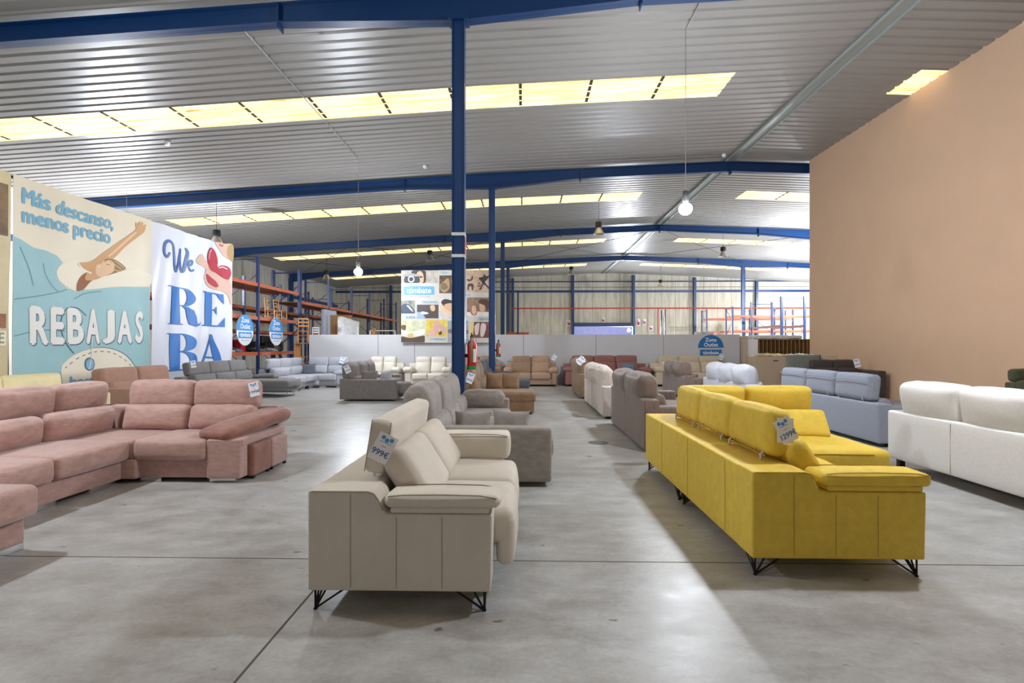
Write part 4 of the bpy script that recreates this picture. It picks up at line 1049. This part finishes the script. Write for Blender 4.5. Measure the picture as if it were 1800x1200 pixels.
for (a, b, c, d) in ((.14, .46, 0, 1), (0, .98, .96, 1), (0, 1, 0, .04), (.46, .72, .47, .51)): B2.rect('printed_letter', C_BLUE, ex0 + a * w_, ex0 + b * w_, ey0 + c * h_, ey0 + d * h_, .02 + .001 * a)
for tri in (((.98, 1), (.70, .97), (.98, .70)), ((1, 0), (.72, .03), (1, .3)), ((.72, .62), (.6, .49), (.72, .35))): B2.poly('printed_letter', C_BLUE, [(ex0 + a * w_, ey0 + b * h_) for a, b in tri], .022, False)
A_ = lambda px, py: f(px, py)
B2.poly('printed_letter', C_BLUE, [A_(456, 840), A_(480, 842), A_(540, 1040), A_(545, 1070), A_(490, 1070), A_(492, 1040)], .02, False)
B2.poly('printed_letter', C_BLUE, [A_(462, 850), A_(470, 870), A_(412, 1040), A_(405, 1070), A_(392, 1070), A_(400, 1035)], .021, False)
B2.poly('printed_letter', C_BLUE, [A_(418, 990), A_(490, 995), A_(490, 1004), A_(416, 999)], .022, False)
# third banner, cut by the frame
Y3 = on_side(19, 312)[0]
B3 = Banner('brown_photo_banner', 'beige and brown photo banner cut off by the photo edge, beside the cream sale banner', (XBAN, Y3 - 3.2, zb0), FACE_PX, wave_a, group='sale banners on the rack side')
B3.cloth(mat('banner_sand_vinyl', (196, 180, 140), .5, 0, .15, 1.1), 0, 3.18, 0, zt - zb0)
B3.rect('printed_photo', mat('print_brown', (120, 96, 68), .6, 0, .4, 1.6), 0, 3.13, 2.85, 3.75, .005)
B3.rect('printed_photo', mat('print_rust', (150, 96, 60), .6, 0, .4, 2), 0, 3.13, 1.25, 1.5, .005)
B3.rect('printed_band', C_SHEET, 0, 3.13, .95, 1.2, .006)
fit_text(B3, 'printed_lettering', mat('print_olive_text', (150, 150, 118), .6), 'COMPARTE', 1.9, 3.1, 1.07, .26, .009, bold=.01)
for (yy_, n_) in ((Yl, 'dark steel pole carrying the banners between the brown and cream ones'), (Yr, 'dark steel pole carrying the banners between the cream and white ones'), (Yr2 - .05, 'dark steel pole carrying the outer edge of the white sale banner')):
    tag(MB().tube([(XBAN - .10, yy_, 0), (XBAN - .10, yy_, zt + .02)], .03, 10).build('banner_pole', M_BLACK), n_, 'pole')
tag(MB().tube([(XBAN - .10, Y3 - 3.2, zt - .02), (XBAN - .10, Yr2, zt - .02)], .02, 8).build('banner_rail', M_BLACK), 'thin dark rail along the top of the side banners', 'rail')

# collage banner above the partition
CY = 18.6
cx0, cx1, cz0, cz1 = -4.46, -1.21, 1.50, 4.14
B4 = Banner('collage_banner', 'large white banner with a collage of photos and a blue logo, above the partition', (cx0, CY, cz0), FACE_CAM, lambda x, y: .006 * math.sin(3 * x) + .003)
CW, CH = cx1 - cx0, cz1 - cz0
B4.cloth(mat('banner_offwhite_vinyl', (200, 197, 190), .5), 0, CW, 0, CH, 30, 10)
def q(zx, zy): return ((zx - 62) / (1342 - 62) * CW, (1130 - zy) / (1130 - 84) * CH)
def tile(x0, y0, x1, y1, rgb, rgb2, blobs=(), nm='printed_photo'):
    a = q(x0, y1); b = q(x1, y0)
    m = mat('photo_%d_%d' % (x0, y0), rgb, .55, 0, .25, 5, var2=rgb2)
    o = B4.rect(nm, m, a[0], b[0], a[1], b[1], .004)
    for i, (c, pts) in enumerate(blobs):
        sp = [(min(max(u, a[0]), b[0]), min(max(v, a[1]), b[1])) for u, v in smooth_closed([q(*t) for t in pts])]
        B4.poly('printed_shape', mat('photo_tone_%d_%d_%d' % c, c, .55), sp, .006 + .0015 * i, False)
D_ = (52, 44, 42); SKN = (214, 172, 140)
tile(62, 86, 596, 268, (170, 160, 146), (206, 198, 184), [(D_, [(230, 88), (400, 88), (420, 160), (410, 262), (300, 265), (220, 160)]), (SKN, [(300, 110), (350, 100), (385, 160), (380, 255), (320, 262), (280, 180)]), ((48, 54, 60), [(118, 170), (130, 160), (310, 160), (322, 175), (320, 262), (118, 262)]), ((150, 152, 154), [(130, 150), (200, 125), (310, 150), (316, 172), (125, 172)]), ((196, 200, 204), [(160, 210), (180, 170), (230, 170), (256, 210), (235, 255), (180, 255)]), ((40, 46, 54), [(178, 210), (192, 186), (224, 186), (240, 210), (224, 238), (190, 238)]), (D_, [(330, 172), (370, 172), (370, 190), (332, 192)])])
tile(612, 158, 860, 416, (70, 54, 46), (110, 84, 60), [((172, 140, 96), [(620, 300), (660, 260), (740, 200), (760, 330), (700, 400), (640, 380)]), ((120, 100, 76), [(640, 280), (700, 270), (735, 330), (690, 370), (640, 350)]), ((188, 150, 60), [(790, 170), (860, 170), (860, 400), (800, 400)])])
tile(1000, 84, 1338, 405, (196, 164, 136), (214, 186, 160), [((60, 52, 54), [(1175, 200), (1240, 180), (1255, 140), (1290, 170), (1325, 160), (1310, 210), (1270, 260), (1335, 340), (1325, 360), (1250, 290), (1215, 360), (1185, 365), (1230, 270)]), ((74, 62, 60), [(1025, 285), (1100, 285), (1098, 370), (1080, 365), (1070, 320), (1045, 320), (1035, 370), (1020, 360)]), ((96, 70, 60), [(1010, 210), (1060, 215), (1085, 160), (1100, 200), (1070, 240), (1020, 240)])])
anchor = [[q(1182, 255), q(1182, 318)], [q(1165, 272), q(1200, 272)]]
for l in anchor: B4.line('printed_anchor', mat('print_anchor', (60, 52, 54), .6), l, .02, .012, False)
B4.line('printed_anchor', mat('print_anchor', (60, 52, 54), .6), [q(1152, 292), q(1165, 314), q(1182, 320), q(1200, 314), q(1213, 292)], .02, .012)
tile(62, 520, 265, 708, (96, 112, 130), (176, 176, 150), [((58, 74, 104), [(70, 590), (160, 570), (240, 640), (250, 706), (70, 706)]), ((206, 196, 180), [(140, 590), (180, 600), (240, 680), (200, 660)])])
tile(290, 580, 600, 778, (96, 80, 84), (70, 60, 64), [((74, 62, 58), [(470, 640), (580, 620), (590, 770), (430, 775)]), (SKN, [(480, 600), (540, 590), (550, 660), (500, 670)]), ((150, 176, 208), [(295, 690), (350, 700), (410, 775), (295, 775)]), ((236, 236, 230), [(345, 690), (385, 680), (460, 705), (380, 722)])])
tile(612, 500, 860, 800, (214, 206, 200), (226, 222, 218), [((58, 44, 40), [(640, 540), (690, 500), (790, 520), (850, 570), (780, 590), (700, 620), (660, 590)]), (SKN, [(690, 580), (760, 560), (850, 570), (858, 680), (760, 680), (690, 630)]), ((228, 190, 160), [(620, 600), (660, 580), (700, 640), (790, 690), (858, 690), (858, 730), (740, 715), (650, 680)])])
tile(1010, 478, 1336, 748, (120, 92, 76), (172, 140, 116), [((226, 216, 206), [(1010, 690), (1330, 690), (1330, 745), (1010, 745)]), ((150, 114, 90), [(1050, 540), (1110, 520), (1150, 580), (1150, 720), (1080, 730), (1050, 650)]), (SKN, [(1085, 610), (1130, 600), (1145, 690), (1110, 725), (1085, 690)]), (SKN, [(1190, 570), (1250, 560), (1270, 640), (1240, 690), (1195, 660)]), ((88, 62, 50), [(1180, 520), (1280, 500), (1335, 560), (1300, 680), (1270, 600), (1190, 560)])])
tile(62, 806, 404, 1126, (204, 206, 160), (220, 222, 190), [((84, 62, 52), [(64, 1040), (200, 1060), (402, 1030), (402, 1124), (64, 1124)]), ((238, 240, 214), [(70, 940), (200, 980), (390, 930), (380, 1010), (230, 1040), (80, 1020)]), ((110, 78, 60), [(70, 880), (130, 880), (120, 950), (70, 930)]), ((216, 176, 110), [(150, 1010), (230, 990), (240, 1040), (180, 1055)])])
tile(424, 798, 724, 1040, (220, 190, 70), (232, 208, 90), [((214, 168, 166), [(470, 960), (540, 930), (540, 1030), (470, 1030)]), ((206, 160, 150), [(540, 830), (610, 820), (600, 970), (560, 1000), (530, 920)]), ((200, 160, 166), [(590, 860), (680, 900), (710, 970), (690, 1010), (630, 950)]), ((92, 60, 40), [(600, 990), (640, 960), (650, 1000), (620, 1020)])])
tile(732, 812, 1032, 1126, (176, 170, 164), (150, 160, 172), [((110, 104, 104), [(740, 940), (840, 930), (1030, 950), (1030, 1000), (740, 990)]), ((200, 150, 130), [(770, 1010), (820, 1000), (820, 1070), (780, 1070)])])
tile(1050, 830, 1338, 1060, (96, 58, 50), (150, 96, 70), [((214, 190, 130), [(1054, 832), (1110, 832), (1090, 1050), (1054, 1050)]), ((220, 204, 196), [(1120, 900), (1160, 850), (1190, 860), (1170, 1000), (1130, 1010)]), ((222, 206, 200), [(1210, 870), (1260, 850), (1285, 900), (1250, 1030), (1205, 1030)])])
lo = [q(100, 325), q(112, 318), q(320, 312), q(528, 318), q(540, 326), q(540, 430), q(528, 438), q(320, 442), q(112, 438), q(100, 430)]
B4.poly('printed_logo_panel', mat('print_logo_blue', (92, 160, 206), .5), lo, .006, False)
fit_text(B4, 'printed_logo', M_SIGNW, 'túmbate', q(140, 0)[0], q(498, 0)[0], q(0, 378)[1], .30, .009, bold=.006)
fit_text(B4, 'printed_lettering', mat('print_grey', (120, 124, 130), .6), 'sofás y colchones', q(155, 0)[0], q(482, 0)[0], q(0, 466)[1], .07, .008)
for (t, x0, x1, y_) in (('CREA', 620, 730, 120), ('DESCANSA', 362, 592, 546), ('SUEÑA', 132, 272, 766), ('COMPARTE', 486, 712, 1082), ('SIENTE', 1176, 1332, 792), ('VIVE', 960, 1062, 446), ('DISFRUTA', 930, 1150, 1094)):
    fit_text(B4, 'printed_lettering', mat('print_caption_blue', (110, 166, 190), .6), t, q(x0, 0)[0], q(x1, 0)[0], q(0, y_)[1], .125, .008, bold=.003)
B4e = B4.e
MB().box(CW + .01, CW + .06, .66, CH, -.05, .0).build('frame', M_BLACK, B4e, smooth=False)
MB().box(0, CW + .06, CH - .04, CH, -.05, -.008).build('frame', M_BLACK, B4e, smooth=False)
for x in (.4, CW - .3): MB().box(x - .02, x + .02, -1.0, CH, -.34, -.30).build('support', M_BLACK, B4e, smooth=False); MB().box(x - .02, x + .02, CH - .06, CH, -.34, -.01).build('support', M_BLACK, B4e, smooth=False)
for x in (.4, CW - .3): MB().box(x - .02, x + .02, -cz0, -1.0, -.34, -.30).build('support', M_BLACK, B4e, smooth=False)

# outlet signs
def disc_sign(label, loc, T, r, clip=None):
    e = root('outlet_sign', label, 'sign', loc, 0, 'round blue and white outlet signs'); e.rotation_euler = T.to_euler()
    n = 48
    def seg(z0, z1, lo, hi, inset=0):
        pts = []
        rr = r - inset
        for k in range(n):
            a = 2 * math.pi * k / n; pts.append((rr * math.cos(a), max(lo, min(hi, rr * math.sin(a)))))
        out = []
        for p_ in pts:
            if not out or (abs(p_[0] - out[-1][0]) + abs(p_[1] - out[-1][1])) > 1e-6: out.append(p_)
        return MB().prism(out, z0, z1, 'z')
    seg(-.02, 0, -r, r).build('board', M_SIGNW, e, smooth=False)
    for x in (-.2, .2): MB().box(x - .01, x + .01, r * .6, r * .6 + .03, -.105, -.02).build('hanger', M_BLACK, e, smooth=False)
    seg(.0005, .004, -.02, r, .0).build('blue_half', M_SIGNBLUE, e, smooth=False)
    text_part('lettering', e, M_SIGNW, 'Zona\nOutlet', r * .44, (0, r * .43, .0065), bold=.005, leading=.92)
    MB().rbox(-r * .78, r * .78, -r * .52, -r * .12, .0, .006, .002).build('logo_panel', M_SIGNBLUE, e, smooth=False)
    text_part('logo', e, M_SIGNW, 'túmbate', r * .38, (0, -r * .32, .008), bold=.006)
    text_part('lettering', e, mat('print_grey', (120, 124, 130), .6), 'sofás y colchones', r * .14, (0, -r * .66, .004))
    return e
XR1 = -9.2
disc_sign('round blue and white outlet sign on the rack, beside the white sale banner', (XR1 + .12, on_side(431, 580, XR1 + .12)[0], on_side(431, 580, XR1 + .12)[1]), FACE_PX, .505)
disc_sign('round blue and white outlet sign on the rack, nearer the partition', (XR1 + .12, on_side(486, 583, XR1 + .12)[0], on_side(486, 583, XR1 + .12)[1]), FACE_PX, .505)
e = root('outlet_sign', 'half round blue outlet sign fixed on the white partition', 'sign', (6.8, PY - .012, 1.32), 0, 'round blue and white outlet signs'); e.rotation_euler = FACE_CAM.to_euler()
r = .46
MB().prism([(r * math.cos(a), r * math.sin(a)) for a in [math.pi * k / 24 for k in range(25)]], 0, .01, 'z').build('blue_half', M_SIGNDK, e, smooth=False)
MB().rbox(-.39, .39, -.29, -.07, 0, .01, .003).build('logo_panel', M_SIGNDK, e, smooth=False)
text_part('lettering', e, M_SIGNW, 'Zona\nOutlet', .19, (0, .19, .0125), bold=.003, leading=.95)
text_part('logo', e, M_SIGNW, 'túmbate', .17, (0, -.185, .0125), bold=.003)

# ------------------------------------------------------------------ pallet racks
def frame_part(parent, x0, x1, y, h, along='y', z0=0):
    """upright frame: two posts, lacing between them"""
    mb = MB(); w_ = .045
    def pt(u, v, z): return (u, v, z) if along == 'y' else (v, u, z)
    for u in (x0, x1):
        a = pt(u - w_, y - w_, 0); b = pt(u + w_, y + w_, 0)
        mb.box(min(a[0], b[0]), max(a[0], b[0]), min(a[1], b[1]), max(a[1], b[1]), z0, h)
    z = .3; k = 0
    while z + .9 < h:
        a, b = (x0, x1) if k % 2 else (x1, x0)
        mb.tube([pt(a, y, z), pt(b, y, z + .9)], .014, 5); mb.tube([pt(x0, y, z), pt(x1, y, z)], .014, 5) if k == 0 else None
        z += .9; k += 1
    mb.tube([pt(x0, y, h - .12), pt(x1, y, h - .12)], .016, 5)
    return mb.build('upright_frame', M_NAVY, parent, smooth=False)
def beam_part(parent, u, y0, y1, z, along='y'):
    mb = MB()
    if along == 'y': mb.box(u - .025, u + .025, y0 + .05, y1 - .05, z - .06, z + .06)
    else: mb.box(y0 + .05, y1 - .05, u - .025, u + .025, z - .06, z + .06)
    return mb.build('beam', M_ORANGE, parent, smooth=False, bevel=.006)
def rack(label, u0, u1, ys, h, bays, along='y', deck=True):
    """posts at u0/u1 (across), frames at ys; bays = list of level lists"""
    e = root('pallet_rack', label, 'rack', ((u0 + u1) / 2, ys[0], 0) if along == 'y' else (ys[0], (u0 + u1) / 2, 0), 0, 'blue and orange pallet racks')
    lx, ly = e.location.x, e.location.y
    cu, cv = (lx, ly) if along == 'y' else (ly, lx)
    for y in ys: frame_part(e, u0 - cu, u1 - cu, y - cv, h, along)
    for (a, b), lev in zip(zip(ys, ys[1:]), bays):
        for z in lev:
            for u in (u0, u1): beam_part(e, u - cu, a - cv, b - cv, z, along)
            if deck:
                mb = MB()
                if along == 'y': mb.box(u0 - cu + .03, u1 - cu - .03, a - cv + .05, b - cv - .05, z + .0, z + .03)
                else: mb.box(a - cv + .05, b - cv - .05, u0 - cu + .03, u1 - cu - .03, z, z + .03)
                mb.build('shelf_deck', M_DECK, e, smooth=False)
    return e
o = -.2
rack('blue and orange rack with three shelf levels carrying the round signs and cushions', -10.3, -9.2, [14.5 + o, 17.75 + o, 21.0 + o], 4.5, [[3.5, 2.34, 1.12]] * 2)
rack('long blue and orange rack running away behind the partition', -10.3, -9.2, [24.2 + o - 3.08, 24.2 + o, 27.4 + o, 30.6 + o, 33.8 + o, 37 + o], 4.5, [[3.18]] * 5)
rack('second rack row in shade behind the rack with the round signs', -12.7, -11.6, [14.5, 17.8, 21.0, 24.2, 27.4, 30.6, 33.8], 4.3, [[3.0, 2.0]] * 6)
rack('blue and orange rack across the hall behind the peach wall edge, nearer one', 34.6, 35.7, [14.0, 17.3, 20.6], 4.0, [[3.36, 2.36]] * 2, 'x', False)
rack('blue and orange rack across the hall close to the concrete wall', 40.0, 41.1, [14.2, 17.5, 20.8], 4.2, [[3.45, 2.45]] * 2, 'x', False)
rack('blue rack whose end frame stands beside the peach wall edge', 12.6, 13.72, [25.3, 28.6], 3.8, [[2.35]], 'y', False)
e = root('rack_frame', 'lone blue rack upright frame beside the red pipe drop', 'rack', (11.0, 40.5, 0)); frame_part(e, -.55, .55, 0, 4.2, 'x')
e = root('rack_frame', 'short blue rack upright frame with an orange foot beside the columns', 'rack', (-.35, 33.0, 0)); frame_part(e, -.55, .55, 0, 4.9, 'x'); MB().box(-.7, .7, -.1, .1, 2.0, 2.25).build('beam', M_ORANGE, e, smooth=False)

# cushions and goods on the lower shelf
zsf = 1.15
for i, (y, m, wd, l) in enumerate([(16.05, M_SILVER, .55, 'pale grey cushion at the banner end of the lower rack shelf'), (16.55, M_BLUEC, .5, 'dusty blue cushion lying in front of the red one on the lower rack shelf'),
                                   (18.0, M_SLATE, .6, 'charcoal cushion past the post on the lower rack shelf'), (18.9, M_PATT, .6, 'black and white patterned cushion on the lower rack shelf')]):
    cushion('shelf_cushion', l, (-9.45, y, zsf + .085), Euler((R(8), R(4), R(90))), wd, .42, .17, m, 'cushions on the lower rack shelf', seed=20 + i)
cushion('shelf_cushion', 'bright red cushion standing beside the rack post', (-9.62, 17.1, zsf + .24), Euler((R(80), 0, R(75))), .55, .46, .15, M_RED, 'cushions on the lower rack shelf', seed=31)
cushion('shelf_cushion', 'white cushion behind the red one on the lower rack shelf', (-9.9, 16.7, zsf + .24), Euler((R(80), 0, R(85))), .5, .46, .14, M_WPIL, 'cushions on the lower rack shelf', seed=32)
def armchair_box(label, loc, m):
    e = root('armchair', label, 'armchair', loc, R(90))
    MB().rbox(-.35, .35, -.32, .32, .04, .26, .04).build('seat', m, e); MB().rbox(-.35, .35, .16, .32, .2, .62, .05).build('backrest', m, e)
    for s in (-1, 1): MB().rbox(s * .35 - .06, s * .35 + .06, -.32, .32, .04, .40, .04).build('arm', m, e)
    for (x, y) in ((-.3, -.26), (.3, -.26), (-.3, .26), (.3, .26)): MB().box(x - .02, x + .02, y - .02, y + .02, 0, .06).build('leg', M_BLACK, e)
armchair_box('black armchair on the lower rack shelf behind the second round sign', (-9.9, 18.55, zsf), M_PLAST)
armchair_box('black armchair on the lower rack shelf next to the blue end post', (-9.85, 19.75, zsf), M_PLAST)
def chair(label, loc, rz, m, sz=1.0, flip=False):
    e = root('wooden_chair', label, 'chair', loc, rz, 'wooden chairs stored on the racks')
    if flip: e.rotation_euler = (R(180), 0, rz)
    k = sz
    MB().rbox(-.21 * k, .21 * k, -.21 * k, .21 * k, .43 * k, .46 * k, .012, seg=3).build('seat', m, e)
    for (x, y) in ((-.18, -.18), (.18, -.18)): MB().tube([(x * k, y * k, 0), (x * k, y * k, .44 * k)], .018 * k, 8).build('leg', m, e)
    for x in (-.18, .18): MB().tube([(x * k, .2 * k, 0), (x * k, .19 * k, .44 * k), (x * k, .23 * k, .95 * k)], .018 * k, 8).build('leg', m, e)
    mb = MB()
    for z in (.62, .76, .9): mb.box(-.18 * k, .18 * k, .19 * k, .215 * k, z * k, (z + .06) * k)
    mb.build('backrest', m, e, bevel=.004)
    mb = MB()
    for z in (.14, .28): mb.tube([(-.18 * k, -.18 * k, z * k), (.18 * k, -.18 * k, z * k)], .010 * k, 6); mb.tube([(-.18 * k, .2 * k, z * k), (-.18 * k, -.18 * k, z * k)], .010 * k, 6)
    mb.build('stretcher', m, e)
    return e
e = root('wooden_cabinet', 'open wooden shelf unit between the rack and the white partition', 'cabinet', (-8.25, 19.4, 0))
for x in (-.4, .37): MB().box(x, x + .03, -.25, .25, 0, 1.5).build('side_panel', M_WOOD, e, smooth=False)
for z in (.05, .5, .95, 1.47): MB().box(-.37, .37, -.25, .25, z, z + .03).build('shelf', M_WOOD, e, smooth=False)
chair('honey wood chair standing on the open shelf unit', (-8.42, 19.4, 1.5), R(20), M_WOOD)
chair('white painted stool chair on the shelf unit beside the partition', (-7.95, 19.45, 1.5), R(200), M_WHITEP, .62)
chair('honey wood chair on the middle rack shelf behind the second sign', (-9.75, 19.6, 2.37), R(100), M_WOOD, .9)
chair('honey wood chair on the middle rack shelf beside the blue end post', (-9.75, 20.35, 2.37), R(80), M_WOOD, .9)
chair('honey wood chair turned over on the floor rack behind the cabinet', (-8.35, 20.4, 0), R(-40), M_WOOD, 1.6)
e = tag(MB().box(-9.9, -9.3, 14.75, 15.9, 2.37, 2.5).box(-9.85, -9.35, 14.8, 16.2, 2.5, 2.56).build('plank_bundle', mat('yellow_planks', (214, 180, 90), .6, 0, .2, 8), bevel=.01), 'yellow plank bundle on the middle rack shelf beside the banner', 'planks')
# goods behind the partition
def slab(name, label, cat, loc, rot, wd, th, ht, m, r=.05, wob=.01):
    o = MB().rbox(-wd / 2, wd / 2, -th / 2, th / 2, 0, ht, r, (0, .02, 0), 8, wob=wob).build(name, m); o.location = loc; o.rotation_euler = rot
    return tag(o, label, cat)
slab('mattress', 'plastic wrapped mattress leaning on the long rack behind the partition', 'mattress', (-7.35, 21.3, 0), Euler((R(-4), R(7), R(75))), 1.3, .24, 2.55, M_PLASTW, .06, .02)
slab('mattress', 'pale blue mattress standing edge-on beside the rack post', 'mattress', (-8.8, 23.0, 0), Euler((0, 0, R(86))), 1.2, .2, 3.0, mat('pale_blue_ticking', (176, 186, 206), .7), .05)
slab('wood_board', 'tall brown wood panel standing behind the wrapped mattress', 'panel', (-8.1, 22.6, 0), Euler((0, 0, 0)), .95, .08, 2.75, M_CARDB, .01, .002)
e = root('bed_frame', 'white metal bed frame standing on end behind the partition', 'bed frame', (-6.2, 22.4, 0))
for x in (-.55, .55): MB().tube([(x, 0, 0), (x, 0, 2.05)], .03, 8).build('side_rail', M_WHITEP, e)
for z in (.3, 2.05): MB().tube([(-.55, 0, z), (.55, 0, z)], .025, 8).build('cross_rail', M_WHITEP, e)
mb = MB()
for z in (.7, 1.1, 1.5): mb.box(-.53, .53, -.02, .02, z, z + .08)
mb.build('slats', M_WOOD, e)
slab('wood_board', 'light wood board leaning beside the white bed frame', 'board', (-6.95, 22.2, 0), Euler((0, R(12), 0)), .14, .05, 2.2, M_WOOD, .005, 0)
# storage past the partition on the right
e = root('white_cabinet', 'tall white cabinet past the end of the partition', 'cabinet', (8.22, 18.95, 0))
MB().box(-.24, .24, -.3, .3, 0, 1.64).build('body', M_WHITEP, e, smooth=False, bevel=.01); MB().box(-.22, .22, -.315, -.3, .08, 1.58).build('door', M_WHITEP, e, bevel=.005); MB().tube([(.15, -.335, .8), (.15, -.335, 1.0)], .008, 8).build('handle', M_CHROME, e)
tag(MB().box(7.88, 7.97, 18.4, 18.95, 0, 1.74).build('board_stack', M_BOARD, bevel=.01), 'tan boards stacked on edge at the end of the partition', 'boards')
e = root('slot_shelf', 'brown cardboard slot shelf past the partition beside the peach wall edge', 'shelf', (9.42, 18.9, 0))
MB().box(-.93, .95, -.3, .3, 0, 1.06).build('base', M_CARDB, e, smooth=False)
MB().box(-.93, .95, -.3, .3, 1.60, 1.63).build('top', M_CARDB, e, smooth=False); MB().box(-.93, .95, .27, .3, 1.06, 1.6).build('back', M_CARDB, e, smooth=False)
for k in range(14):
    x = -.93 + 1.86 * k / 13; MB().box(x - .008, x + .008, -.3, .28, 1.06, 1.6).build('divider', M_CARDB, e, smooth=False)
o = slab('wrapped_mattress', 'plastic wrapped mattress lying on top of the brown slot shelf', 'mattress', (9.15, 18.9, 1.63), Euler((0, 0, 0)), 1.75, .58, .13, M_PLASTW, .05, .03)
def wrap_sheet(label, x0, x1, y0, y1, z, m):
    tag(MB().rbox(x0, x1, y0, y1, z, z + .07, .03, (0, 0, .02), 14, wob=.05, wf=7).build('plastic_wrap', m), label, 'wrap')
slab('board', 'large greige board standing upright past the partition with a small handle', 'board', (8.35, 17.25, 0), Euler((0, 0, 0)), 1.54, .5, 1.03, M_BOARD, .015, .0)
tag(MB().rbox(8.2, 8.36, 16.975, 17.0, .88, .92, .01).build('cutout_handle', M_SLATE), 'dark slot handle on the large greige board', 'handle')
slab('board', 'narrow pinkish board standing beside the large greige board', 'board', (9.31, 17.0, 0), Euler((0, 0, 0)), .36, .4, .98, mat('pinkish_board', (206, 182, 162), .7), .015, 0)
tag(MB().box(9.13, 9.16, 17.25, 17.3, 0, 1.02).box(9.12, 9.13, 17.0, 17.3, 0, 1.0).build('cardboard_strip', M_CARDB, smooth=False), 'brown cardboard edge between the two upright boards', 'cardboard')
wrap_sheet('crumpled yellowish plastic wrap on top of the large greige board', 7.75, 8.95, 17.05, 17.4, 1.03, mat('yellowish_wrap', (214, 204, 160), .3, 0, .2, 8, .6, 16))
wrap_sheet('crumpled white plastic bag on top of the narrow board', 8.85, 9.48, 16.85, 17.2, 1.03, M_PLASTW)
wrap_sheet('white plastic bag lying on the partition above the round sign', 6.25, 6.95, PY, PY + .15, 1.80, M_PLASTW)
# tufted headboard by the peach wall
e = root('tufted_headboard', 'green-grey tufted headboard leaning by the peach wall', 'headboard', (8.15, 14.95, 0)); e.rotation_euler = (R(-8), 0, 0)
MB().rbox(-.48, .44, -.06, .08, 0, 1.13, .03, (0, .01, 0), 8).build('panel', M_GRNG, e)
mb = MB()
for j in range(3):
    for i in range(5): mb.rbox(-.36 + i * .18 - .012, -.36 + i * .18 + .012, -.085, -.06, .6 + j * .17, .624 + j * .17, .009, seg=2)
mb.build('buttons', M_GRNG, e)
MB().box(.43, .48, -.05, .10, 0, 1.13).build('side', M_SLATE, e, bevel=.005)
slab('board', 'pale board leaning behind the dark brown sofa', 'board', (8.95, 15.1, 0), Euler((R(-6), 0, 0)), .5, .08, 1.12, M_BOARD, .01, 0)

# ------------------------------------------------------------------ fire extinguishers
def extinguisher(label, x, y, z):
    e = root('fire_extinguisher', label, 'fire extinguisher', (x, y, z))
    MB().lathe([(.078, 0), (.08, .02), (.08, .40), (.066, .46), (.03, .50), (.028, .53)], n=20).build('cylinder', M_EXT, e)
    MB().lathe([(.082, -.0), (.082, .06)], n=20).build('base_ring', M_GREEN, e)
    MB().rbox(-.03, .03, -.03, .03, .52, .57, .01, seg=3).tube([(0, 0, .56), (.0, -.09, .60)], .012, 8).build('valve', M_PLAST, e)
    MB().tube([(.0, -.04, .54), (.0, -.10, .48), (.0, -.105, .25), (.0, -.1, .12)], .013, 8).build('hose', M_GREEN, e)
    MB().rbox(.02, .07, -.085, -.06, .12, .34, .006, seg=3).build('label_panel', M_CARD, e)
    MB().box(-.115, -.05, -.02, .02, .2, .26).build('bracket', M_BLACK, e)
    return e
tp = MB()
for z in (2.86, 3.22): tp.box(-1.19, -.97, 8.44, 8.66, z, z + .05)
tag(tp.build('tape_band', M_PLASTW, smooth=False), kind='structure')
tag(MB().box(-.975, -.955, 8.455, 8.53, 2.9, 3.2).build('warning_strip', mat('red_white_strip', (190, 120, 112), .6, 0, .4, 14), bevel=.003), 'faded red and white strip taped to the nearest blue column', 'strip')
extinguisher('red fire extinguisher with green base hung on the nearest blue column', -1.08 + .222, 8.55, 1.0)
extinguisher('red fire extinguisher hung on the second blue column', -1.08 + .222, 17.6, 1.0)
# reel fender on the near column: a clear tape band
